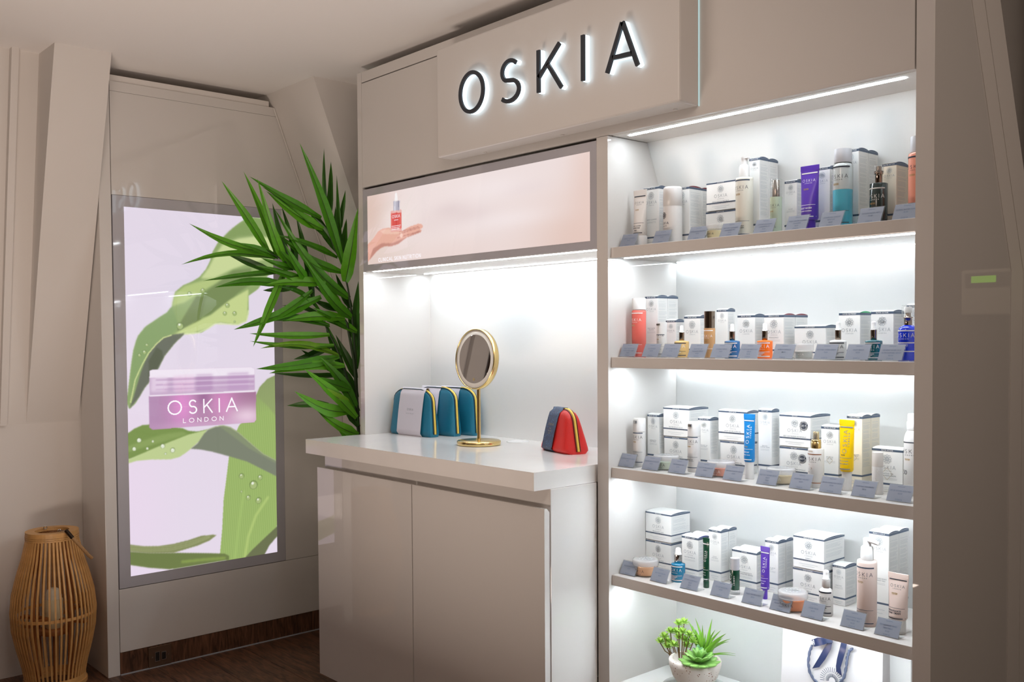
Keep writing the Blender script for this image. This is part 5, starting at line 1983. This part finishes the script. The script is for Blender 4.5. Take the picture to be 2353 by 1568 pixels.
carton(0, 1722, 1745.5, [1771, 1798], 366, 2.226, ['tallest white carton behind the cream pump bottle, top shelf', 'tall carton at the back, between cream pump and mint bottle'])
p, R, m = stand(0, 1769, 1797, 2.19)
H, hs = hgt(m, 413, 2.19, 0), hgt(m, 454, 2.19, 0)
o = thing('serum_bottle', 'slim pale mint bottle with dark chrome pump on the top shelf', 'bottle', p)
bd = MB().lathe([(R * .95, .006), (R, .008), (R, hs)], 28).build('body', M_COL['mint'], o)
MB().lathe([(R * .98, 0), (R * .98, .006)], 28).build('clear_foot', M_CLEAR, o)
MB().lathe([(R * .62, hs), (R * .62, H - .003), (R * .5, H - .002)], 24).build('pump_collar', M_BRONZE, o)
MB().lathe([(R * .96, hs + .0005), (R * .96, H), (R * .9, H + .0005)], 28, cap0=False).build('clear_cap', M_CLEAR, o)
fn = cyl((0, 0), R)
t_ = MB()
brand(t_, fn, R, hs * .74, R * .42, 1.1)
small_print(t_, fn, R, hs * .25, ('CITYLIFE', 'CLEANSING', 'CONCENTRATE'), R * .15)
t_.build('lettering', M_DARKINK, bd)
tester(o, fn, R, hs * .60, None, bd)
carton(0, 1803, 1831, [1838.5], 418, 2.226, 'narrow white carton between mint bottle and big purple tube', prod=('CITYLIFE',))
tube(0, 1836, 1885.4, 381, 2.195, 'large purple tube standing on its cap on the top shelf', 'purple', 507, 1851, 1878, 'w', cap_m=M_COL['purple'])
carton(0, 1872, 1907, [1913], 388, 2.226, 'tall white carton behind the large purple tube, top shelf')
toner(0, 1912.8, 1959.8, 344, 2.195, 'tall clear bottle half filled with aqua blue liquid', 'aqua', M_SILVER, 376, 'd', .87, fill=438)
carton(0, 1938, 1973.4, [2001.8, 2031.4], 347, 2.226, ['tall carton behind the half-filled aqua bottle, top shelf', 'tall carton at the back behind the black spray bottle'])
p, R, m = stand(0, 1997.4, 2039.8, 2.195)
H, hs = hgt(m, 383, 2.195, 0), hgt(m, 422.7, 2.195, 0)
o = thing('mist_bottle', 'black-green spray bottle with chrome sprayer on the top shelf', 'bottle', p)
bd = MB().lathe([(R * .95, 0), (R, .002), (R, hs - .001), (R * .9, hs)], 32).build('body', M_COL['black'], o)
hk = hs + (H - hs) * .62
MB().lathe([(R * .40, hs), (R * .40, hk - .004), (R * .50, hk - .003), (R * .50, hk), (R * .44, hk + .0008), (R * .5, hk + .0012), (R * .5, hk + .004)], 24).build('collar', M_BRONZE, o)
MB().lathe([(R * .30, hk + .004), (R * .30, H - .002), (R * .26, H)], 20).build('spray_head', M_BRONZE, o)
MB().lathe([(R * .56, hk + .0005), (R * .56, H + .002), (R * .5, H + .003)], 24, cap0=False).build('clear_cap', M_CLEAR, o)
fn = cyl((0, 0), R)
t_ = MB()
brand(t_, fn, R, hs * .64, R * .40, 1.1)
strokes(t_, [arc_line(-1.2 * R, 1.15 * R, hs * .87)], hs * .025, fn)
strokes(t_, [arc_line(-1.2 * R, 1.15 * R, hs * .06)], hs * .015, fn)
t_.build('lettering', M_WHITEINK, bd)
tester(o, fn, R, hs * .49, None, bd)
carton(0, 2027, 2060, [2086, 2100], 378, 2.226, ['blush-fronted white carton right of the black spray bottle', 'white carton behind the blush-fronted one, top shelf'], m=M_CREAMCARD)
toner(0, 2086, 2133, 315, 2.195, 'coral toner bottle half hidden by the cabinet edge, top shelf', 'coral2', M_SILVER, 352, 'd', .82)
for (l, r, lab, wd) in [
    (1421.5, 1458, 'first price card on the top shelf, nearest the middle pillar', ('PERFECT CLEANSER', '39.00')), (1497, 1535, 'price card before the thick white cylinder, top shelf', ('RENAISSANCE CLEANSING GEL', '36.00')),
    (1576, 1620, 'price card before the dark red flapped carton, top shelf', ('MICRO EXFOLIATING BALM', '54.00')), (1652.5, 1694, 'price card before the cream pump bottle, top shelf', ('REST DAY CLEANSING', 'CLEANSING MILK', '30.00')),
    (1728, 1776, 'price card before the pale mint bottle, top shelf', ('CITYLIFE CLEANSING', 'CONCENTRATE', '36.00')), (1802, 1852, 'price card before the large purple tube, top shelf', ('VIOLET WATER CLEARING', 'CLEANSER', '36.00')),
    (1878, 1933, 'price card before the aqua bottle, top shelf', ('VITAMIN EYE MAKE-UP', 'REMOVER', '34.00')), (1967, 2024, 'price card before the black spray bottle, top shelf', ('CITYLIFE FACIAL MIST', '44.00')),
    (2048, 2106, 'last price card on the top shelf, before the coral bottle', ('FLORAL WATER TONER', '34.00'))]:
    price_card(0, l, r, lab, wd, 2.135)

# ---------------------------------------------------------------- second shelf
toner(1, 1452, 1485, 686, 2.195, 'coral toner bottle with white cap at the pillar end, second shelf', 'coral', M_WHITE, 713, 'w', .96)
carton(1, 1481, 1511, [1534.4, 1558], 682.5, BY, ['tall white carton behind the coral bottle, second shelf', 'tall white carton at the back corner, second shelf'], prod=('VIOLET WATER', 'SOLUTION'))
airless(1, 1508.7, 1532.5, 741, 2.19, 'short white pump bottle beside the coral bottle, second shelf', split=.66)
carton(1, 1530, 1553, [1571.6], 737, BY, 'small white carton behind the honey yellow dropper')
dropper(1, 1549.6, 1583.4, 748, 2.20, 'honey yellow dropper bottle with white bulb on the second shelf', 'honey', 'w', band_ink=M_DARKINK)
carton(1, 1572, 1609, [1618.5], 728, BY, 'white carton between honey dropper and tan bottle, second shelf')
p, R, m = stand(1, 1617.5, 1643.6, 2.195)
H, hs = hgt(m, 716, 2.195, 1), hgt(m, 755, 2.195, 1)
o = thing('serum_bottle', 'tan serum bottle with tall dark chrome cap on the second shelf', 'bottle', p)
bd = MB().lathe([(R * .95, 0), (R, .002), (R, hs)], 28).build('body', M_COL['tan'], o)
MB().lathe([(R * .96, hs + .0003), (R * .96, H)], 28).build('cap', M_BRONZE, o)
fn = cyl((0, 0), R)
t_ = MB()
strokes(t_, [arc_line(-1.2 * R, 1.15 * R, hs * .92)], hs * .03, fn)
strokes(t_, [arc_line(-1.2 * R, 1.15 * R, hs * .30)], hs * .01, fn)
brand(t_, fn, R, hs * .70, R * .40, 1.1)
t_.build('lettering', M_WHITEINK, bd)
tester(o, fn, R, hs * .54, None, bd)
carton(1, 1646.8, 1672, [1688.8], 712.5, BY, 'tall narrow carton behind the blue dropper, second shelf')
dropper(1, 1664.4, 1700.6, 745, 2.19, 'deep blue dropper bottle with white bulb on the second shelf', 'blue', 'w')
carton(1, 1694.6, 1734.4, [1757], 725.5, BY, 'white carton between blue and orange droppers, second shelf')
carton(1, 1755.7, 1800.8, [1827.9, 1856], 725, BY - .008, ['white carton with dark red flap behind the orange dropper', 'white carton at the back behind the dark red flapped one'], 'RENAISSANCE', ('RENAISSANCE',), flap='red')
dropper(1, 1739, 1775.6, 743, 2.20, 'bright orange dropper bottle with white bulb on the second shelf', 'orange', 'w')
carton(1, 1825.7, 1897.5, [1926], 751, BY, 'low wide carton behind the clear jar, second shelf', 'SUPER-NUTRIENT', flat=False)
jar(1, 1823, 1870, 790, 2.185, 'clear jar of grey gel on the second shelf', 'grey', .45, ink='w')
dropper(1, 1905.8, 1945.5, 740, 2.195, 'white dropper bottle with navy rings on the second shelf', 'white', 'd')
carton(1, 1927.8, 1976.2, [2002], 720, BY, 'white carton with green flap behind the white dropper', 'SUPER-NUTRIENT', flap='green')
dropper(1, 1986.6, 2028, 738.5, 2.195, 'dark teal dropper bottle with white bulb on the second shelf', 'teal', 'w')
carton(1, 2001.6, 2053.3, [2078], 717, BY, 'white carton behind the dark teal dropper, second shelf')
p, R, m = stand(1, 2063, 2109, 2.195)
H, hs = hgt(m, 703, 2.195, 1), hgt(m, 747.7, 2.195, 1)
o = thing('mist_bottle', 'royal blue spray bottle at the far end of the second shelf', 'bottle', p)
bd = MB().lathe([(R * .95, 0), (R, .002), (R, hs * .84), (R * .93, hs * .92), (R * .6, hs * .985), (R * .45, hs)], 32).build('body', M_COL['royal'], o)
hk = hs + (H - hs) * .36
MB().lathe([(R * .42, hs), (R * .42, hk), (R * .52, hk), (R * .52, hk + .002), (R * .3, hk + .003), (R * .28, hk + .012)], 24).build('collar', M_BRONZE, o)
MB().lathe([(R * .40, hk + .012), (R * .42, H - .006), (R * .36, H - .003)], 20).build('spray_head', M_WHITE, o)
MB().lathe([(R * .66, hk + .0025), (R * .66, H), (R * .62, H + .0012)], 24, cap0=False).build('clear_cap', M_CLEAR, o)
fn = cyl((0, 0), R)
t_ = MB()
strokes(t_, [arc_line(-1.2 * R, 1.15 * R, hs * v, 14) for v in (.84, .50, .26)], hs * .03, fn)
brand(t_, fn, R, hs * .66, R * .40, 1.1)
small_print(t_, fn, R, hs * .40, ('MIDNIGHT', 'ELIXIR'), R * .2)
t_.build('lettering', M_WHITEINK, bd)
carton(1, 2083, 2125, [2135], 702, 2.30, 'tall carton behind the royal blue spray bottle')
for (l, r, lab, wd) in [
    (1420.5, 1459, 'first price card on the second shelf, before the coral bottle', ('VIOLET WATER AHA', 'EXFOLIATING TONIC', '38.00')), (1472, 1512, 'price card before the short white pump bottle, second shelf', ('EYE WONDER', '64.00')),
    (1517, 1556.5, 'price card before the honey yellow dropper, second shelf', ('GET UP AND GLOW', '67.00')), (1578, 1619, 'price card before the tan serum bottle, second shelf', ('ADAPTIVE TINT', 'RADIANCE SERUM', '49.00')),
    (1629, 1674, 'price card before the deep blue dropper, second shelf', ('VITAMIN B SERUM', '75.00')), (1694, 1739, 'price card before the orange dropper, second shelf', ('RENAISSANCE BRIGHTLIGHT', 'SERUM', '92.00')),
    (1772.5, 1820, 'price card before the clear gel jar, second shelf', ('SUPER R CAPSULES', '88.00')), (1867.5, 1918.5, 'price card before the white dropper, second shelf', ('ISOTONIC HYDRA-SERUM', '75.00')),
    (1939, 1994.5, 'price card before the dark teal dropper, second shelf', ('NIGHT SERUM', '92.00')), (2015, 2072.5, 'last price card on the second shelf, before royal blue bottle', ('MIDNIGHT ELIXIR FACE', 'NUTRI-SAPPHIRE SERUM', '140.00'))]:
    price_card(1, l, r, lab, wd, 2.137)

# ---------------------------------------------------------------- third shelf
airless(2, 1455, 1484, 962, 2.193, 'white pump bottle at the pillar end of the third shelf')
carton(2, 1487.7, 1514, [1534], 952.7, BY, 'tall narrow carton beside the pillar-end pump, third shelf', prod=('NUTRI-ACTIVE', 'DAY CREAM'))
stack(2, 1524, 1582.9, 1627.5, 936.6, 1003, BY, 1526, 1580, ['upper of two wide cartons at the back corner, third shelf', 'lower of two wide cartons at the back corner, third shelf'], 'NUTRI-ACTIVE', ('BEDTIME BEAUTY BOOST', 'NUTRI-ACTIVE OVERNIGHT REGENERATING NIGHT CREAM'))
jar(2, 1501, 1562, 1045.5, 2.195, 'pale green cream jar with milky lid, third shelf', 'palegreen', .38)
airless(2, 1579.8, 1610, 970, 2.21, 'white pump bottle between the two stacked carton pairs, third shelf')
carton(2, 1604, 1631.4, [1650.7], 961, BY, 'tall narrow carton right of the second white pump, third shelf', prod=('RADIANCE 360', 'EYE CREAM'))
stack(2, 1651, 1716.4, 1742.7, 943.7, 1013, BY, 1655, 1717, ['upper of two wide cartons behind the blue tube, third shelf', 'lower of two wide cartons behind the blue tube, third shelf'], 'VIOLET WATER', ('VIOLET WATER HYDRA-GEL', 'CLARIFYING DAILY MOISTURISER'))
jar(2, 1624, 1690, 1059, 2.195, 'jar of rose cream with milky lid, third shelf', 'rose', .38, ink='w')
tube(2, 1706.4, 1737.7, 952, 2.205, 'bright blue tube with white cap on the third shelf', 'skyblue', 1062, 1712.5, 1734, 'w', vertical=True, words=('REST DAY', 'COMFORT CREAM'))
carton(2, 1742.7, 1773, [1790.5], 942, BY, 'tall pale carton right of the bright blue tube, third shelf', 'REST DAY', ('REST DAY', 'COMFORT CREAM'))
stack(2, 1791.4, 1862, 1907.7, 952.7, 1026, BY, 1791.4, 1858, ['upper of two cartons with round black stickers, third shelf', 'lower of two cartons with round black stickers, third shelf'], 'REST DAY', ('REST DAY BARRIER REPAIR BALM', 'INTENSIVE BARRIER & MICROBIOME SUPPORT'), True)
jar(2, 1760, 1829, 1075, 2.195, 'jar of sand-coloured cream below the stickered cartons', 'sand', .38, ink='w')
p, R, m = stand(2, 1856, 1894, 2.203)
H, hs = hgt(m, 990, 2.203, 2), hgt(m, 1031, 2.203, 2)
o = thing('mist_bottle', 'white spray bottle with gold sprayer on the third shelf', 'bottle', p)
bd = MB().lathe([(R * .95, 0), (R, .002), (R, hs - .003), (R * .94, hs)], 32).build('body', M_WHITE, o)
hk = hs + (H - hs) * .50
MB().lathe([(R * .62, hs), (R * .62, hk - .006), (R * .56, hk - .005), (R * .60, hk - .003), (R * .60, hk - .001), (R * .52, hk)], 28).build('collar', M_GOLD, o)
MB().lathe([(R * .38, hk), (R * .38, H - .004), (R * .34, H - .003)], 20).build('spray_head', M_GOLD, o)
MB().lathe([(R * .58, hk + .0005), (R * .58, H), (R * .54, H + .001)], 24, cap0=False).build('clear_cap', M_CLEAR, o)
fn = cyl((0, 0), R)
t_ = MB()
strokes(t_, [arc_line(-1.2 * R, 1.15 * R, hs * .86)], hs * .025, fn)
strokes(t_, [arc_line(-1.2 * R, 1.15 * R, hs * .13)], hs * .02, fn)
q_ = R * .48
strokes(t_, [[(-R * .5, hs * .5 + q_ * 1.1), (-R * .5 + q_, hs * .5), (-R * .5, hs * .5 - q_ * 1.1), (-R * .5 - q_, hs * .5), (-R * .5, hs * .5 + q_ * 1.1)]], .0007, fn)
t_.build('gold_print', mat('brown_ink', (150, 96, 62), .4), bd)
t_ = MB()
brand(t_, fn, R, hs * .70, R * .40, 1.1)
t_.build('lettering', M_DARKINK, bd)
tester(o, fn, R, hs * .92, None, bd)
carton(2, 1887, 1926.8, [1950], 980, BY, 'white carton with thin gold diamond left of the yellow tube', prod=('ADAPTIVE', 'TAN MIST'), diamond=True)
tube(2, 1925.8, 1965.2, 965.6, 2.21, 'bright yellow tube with white cap on the third shelf', 'yellow', 1084, 1934, 1957.5, 'i', vertical=True, words=('SPF 30 VITAMIN', 'FACE CREAM'))
carton(2, 1946, 1981, [2001.7, 2022], 956, BY, ['tall cream carton behind the yellow tube, third shelf', 'tall white carton behind the cream one, third shelf'], 'SUN-ACTIVE', ('SPF 30 VITAMIN', 'FACE CREAM'), m=M_CREAMCARD, diamond=True)
p, R, m = stand(2, 2003, 2029.5, 2.213)
H = hgt(m, 1040, 2.213, 2)
o = thing('drops_bottle', 'short plain white bottle with ribbed cap near the shelf end', 'bottle', p)
bd = MB().lathe([(R * .95, 0), (R, .002), (R, H * .66)], 28).build('body', M_WHITE, o)
MB().lathe([(R * .99, H * .664), (R, H * .67), (R, H - .002), (R * .95, H)], 28).build('cap', M_COL['pearl'], o)
t_ = MB()
fn = cyl((0, 0), R)
rows(t_, fn, -R * 1.0, R * 1.1, H * .60, 4, .004, random.Random(3), .0009)
rows(t_, fn, -R * 1.0, R * 0.8, H * .44, 3, .005, random.Random(4), .0007)
t_.build('lettering', mat('brown_ink', (150, 96, 62), .4), bd)
carton(2, 2003.5, 2074.7, [2100], 1030, BY, 'wide white carton with gold diamond at the end of the third shelf', prod=('ADAPTIVE TAN', 'SELF-TANNING DROPS'), diamond=True)
p, R, m = stand(2, 2075.6, 2120, 2.26)
H, hs = hgt(m, 951, 2.26, 2), hgt(m, 1003, 2.26, 2)
o = thing('spray_can', 'white rounded-shoulder spray bottle cut off at the third shelf end', 'bottle', p)
bd = MB().lathe([(R * .95, 0), (R, .002), (R, hs * .93), (R * .96, hs * .98), (R * .84, hs * 1.04), (R * .62, hs * 1.10)], 32).build('body', M_WHITE, o)
MB().lathe([(R * .66, hs * 1.10), (R * .70, hs * 1.11), (R * .70, H * .90), (R * .62, H * .90), (R * .62, H - .004), (R * .55, H)], 28).build('cap', M_WHITE, o)
fn = cyl((0, 0), R)
t_ = MB()
strokes(t_, [arc_line(-1.3 * R, 1.15 * R, hs * .90)], hs * .018, fn)
brand(t_, fn, R, hs * .72, R * .46, 1.15)
write(t_, '30', R * .42, R * .06, fn, -R * .55, hs * .36, .2)
t_.build('lettering', M_DARKINK, bd)
tester(o, fn, R, hs * .60, None, bd)
for (l, r, lab, wd) in [
    (1419.6, 1455, 'first price card on the third shelf, before the pillar-end pump', ('NUTRI-ACTIVE DAY CREAM', '70.00')), (1473, 1510.5, 'price card before the pale green jar, third shelf', ('BEDTIME BEAUTY BOOST', '95.00')),
    (1533.5, 1573, 'price card left of the second white pump, third shelf', ('RENAISSANCE 360', '62.00')), (1593.5, 1637.5, 'price card before the rose cream jar, third shelf', ('VIOLET WATER HYDRA-GEL', '58.00')),
    (1658.5, 1703, 'price card left of the bright blue tube, third shelf', ('REST DAY COMFORT CREAM', '62.00')), (1736, 1783, 'price card before the sand cream jar, third shelf', ('REST DAY BARRIER REPAIR', 'BALM', '70.00')),
    (1812, 1860, 'price card before the white and gold spray bottle', ('ADAPTIVE TAN MIST', '46.00')), (1880, 1932, 'price card left of the bright yellow tube, third shelf', ('SPF 30 VITAMIN FACE CREAM', '49.00')),
    (1954, 2008.5, 'price card before the short plain white bottle, third shelf', ('ADAPTIVE TAN DROPS', '38.00')), (2035.5, 2092, 'last price card on the third shelf, before the cut-off spray bottle', ('SPF 30 VITAMIN BODY MILK', '42.00'))]:
    price_card(2, l, r, lab, wd, 2.137)

# ---------------------------------------------------------------- lowest product shelf
jar(3, 1453, 1514, 1284.5, 2.182, 'jar of peach mask with milky lid at the pillar end, lowest product shelf', 'peach', .36)
stack(3, 1483.4, 1542, 1585.5, 1175, 1240, BY, 1482.5, 1541.5, ['upper of two wide cartons behind the peach jar', 'lower of two wide cartons behind the peach jar'], 'RENAISSANCE', ('RENAISSANCE MASK', 'NUTRI-ACTIVE BRIGHTENING & RESURFACING MASK'))
dropper(3, 1542, 1575, 1258.6, 2.195, 'teal blue dropper bottle with white bulb, lowest product shelf', 'teal2', 'w', .55, M_CHROME, .56)
carton(3, 1566.4, 1604.3, [1629, 1645], 1231, BY, ['white carton between the teal dropper and slim green tube', 'white carton behind the one beside the slim green tube'], 'RETINOID SLEEP', ('RESTORATION OIL',), flap='blue')
tube(3, 1613.8, 1632, 1237, 2.196, 'slim dark green tube on the lowest product shelf', 'green', 1336, 1616, 1630, 'w', vertical=True, cap_m=M_COL['green'], words=('CITYLIFE', 'LIP BALM'))
carton(3, 1628.6, 1656.3, [1674, 1692.7], 1216.5, BY + .01, ['tall carton right of the slim green tube', 'tall carton behind the one right of the green tube'], 'CITYLIFE', ('CITYLIPS', 'LIQUID BALM'))
p, R, m = stand(3, 1677, 1700, 2.196)
H, hs = hgt(m, 1283, 2.196, 3), hgt(m, 1310, 2.196, 3)
o = thing('roll_on_bottle', 'small dark green bottle with silver cap on a clear foot', 'bottle', p)
MB().lathe([(R * 1.06, 0), (R * 1.06, .012), (R * .9, .0125)], 28).build('clear_foot', M_CLEAR, o)
bd = MB().lathe([(R * .95, .0127), (R, .0145), (R, hs)], 28).build('body', M_COL['green'], o)
MB().lathe([(R * .94, hs + .0003), (R * .94, H)], 28).build('cap', M_SILVER, o)
fn = cyl((0, 0), R)
t_ = MB()
write(t_, 'OSKIA', R * .6, R * .09, fn, -R * .1, (hs + .012) / 2, .5, fit=hs * .62, rot=True)
write(t_, 'LONDON', R * .22, R * .05, fn, R * .55, (hs + .012) / 2, .8, fit=hs * .4, rot=True)
t_.build('lettering', M_WHITEINK, bd)
carton(3, 1681.8, 1738.6, [1757, 1772], 1262, BY + .012, ['wide low carton behind the small green bottle', 'wide low carton at the back behind the slim purple tube'], 'CITYLIFE', ('NUTRITE CONCENTRATE', 'SKIN-ILLUMINATING SERVICE'), flat=False)
tube(3, 1745.4, 1770.8, 1257, 2.214, 'slim purple tube on the lowest product shelf', 'purple', 1355, 1753, 1764.5, 'w', vertical=True, cap_m=M_COL['purple'], words=('VIOLET WATER', 'X-SPOT'))
carton(3, 1758, 1787.7, [1806, 1822], 1241, BY + .02, ['tall carton right of the slim purple tube', 'tall carton behind the one right of the purple tube'], 'VIOLET WATER', ('VIOLET WATER', 'X-SPOT'))
stack(3, 1823, 1893.5, 1940.5, 1230, 1304, BY + .01, 1822, 1892, ['upper of two wide cartons behind the amber gel jar', 'lower of two wide cartons behind the amber gel jar'], 'SUPER-NUTRIENT', ('SUPER-C', 'SMART-NUTRIENT BEAUTY CAPSULES'))
jar(3, 1786.5, 1857, 1357.5, 2.178, 'jar of amber gel capsules with milky lid, lowest product shelf', 'amber', .36)
dropper(3, 1881.5, 1914.5, 1310, 2.198, 'white dropper bottle with rounded shoulders, lowest product shelf', 'white', 'd', .62, M_WHITE, .60, 1)
carton(3, 1912.8, 1942, [1967.6], 1298, 2.30, 'small carton right of the rounded white dropper', 'SUPER-NUTRIENT', ('LIQUID MASK',))
p, R, m = stand(3, 1968, 2015.3, 2.195)
H, hs = hgt(m, 1237, 2.195, 3), hgt(m, 1287, 2.195, 3)
o = thing('pump_bottle', 'tall pale pink pump bottle, lowest product shelf', 'bottle', p)
bd = MB().lathe([(R * .95, 0), (R, .003), (R, hs - .006), (R * .95, hs - .001), (R * .5, hs)], 32).build('body', M_COL['pink'], o)
hk = hgt(m, 1255, 2.195, 3)
MB().lathe([(R * .64, hs), (R * .66, hs + .004), (R * .62, hk - .004), (R * .5, hk)], 28).build('collar', M_WHITE, o)
MB().lathe([(R * .40, hk), (R * .38, H - .006), (R * .42, H - .003), (R * .34, H)], 20).build('pump_head', M_WHITE, o)
MB().tube([(0, 0, H - .005), (R * .8, -.004, H - .006), (R * 1.45, -.006, H - .0095)], [.0065, .0055, .004], 10).build('nozzle', M_WHITE, o)
fn = cyl((0, 0), R)
t_ = MB()
strokes(t_, [arc_line(-1.25 * R, 1.15 * R, hs * .90)], hs * .02, fn)
strokes(t_, [arc_line(-1.25 * R, 1.15 * R, hs * .055)], hs * .014, fn)
strokes(t_, [arc_line(-1.25 * R, 1.15 * R, hs * .255)], hs * .005, fn)
t_.build('ring_print', M_NAVY, bd)
t_ = MB()
brand(t_, fn, R, hs * .77, R * .38, 1.12)
small_print(t_, fn, R, hs * .20, ('RENAISSANCE', 'BODY MILK'), R * .14)
t_.build('lettering', M_DARKINK, bd)
tester(o, fn, R, hs * .665, None, bd)
carton(3, 1997.3, 2042.8, [2066, 2088], 1221, BY + .01, ['tall carton behind the pale pink pump bottle', 'tall carton at the far end, lowest product shelf'], 'RENAISSANCE', ('RENAISSANCE BODY', 'TREATMENT MILK'))
tube(3, 2037, 2090.5, 1318, 2.19, 'pale pink tube with white cap at the end of the lowest product shelf', 'pink', 1424, 2046, 2083, 'd', words=('RENAISSANCE', 'HAND CREAM'))
for (l, r, lab, wd) in [
    (1423.5, 1457.5, 'first price card before the peach jar, lowest product shelf', ('RENAISSANCE MASK', '63.00')), (1492, 1531, 'price card left of the teal blue dropper, lowest product shelf', ('RESTORATION OIL', '88.00')),
    (1561, 1602, 'price card between teal dropper and slim green tube', ('CITYLIPS LIQUID BALM', 'BALM', '26.00')), (1631, 1672.5, 'price card left of the small dark green bottle', ('CITYLIFE BOOSTER', '48.00')),
    (1702, 1748, 'price card left of the slim purple tube', ('VIOLET WATER X-SPOT', '28.00')), (1767, 1814, 'price card before the amber gel jar', ('SUPER-C SMART NUTRIENT', 'BEAUTY CAPSULES', '79.00')),
    (1838, 1889, 'price card left of the rounded white dropper', ('LIQUID MASK', '64.00')), (1929, 1983, 'price card before the tall pale pink pump bottle', ('RENAISSANCE BODY', 'TREATMENT MILK', '46.00')),
    (2008.5, 2063, 'price card before the pale pink tube at the shelf end', ('RENAISSANCE HAND', 'TREATMENT', '30.00'))]:
    price_card(3, l, r, lab, wd, 2.137)
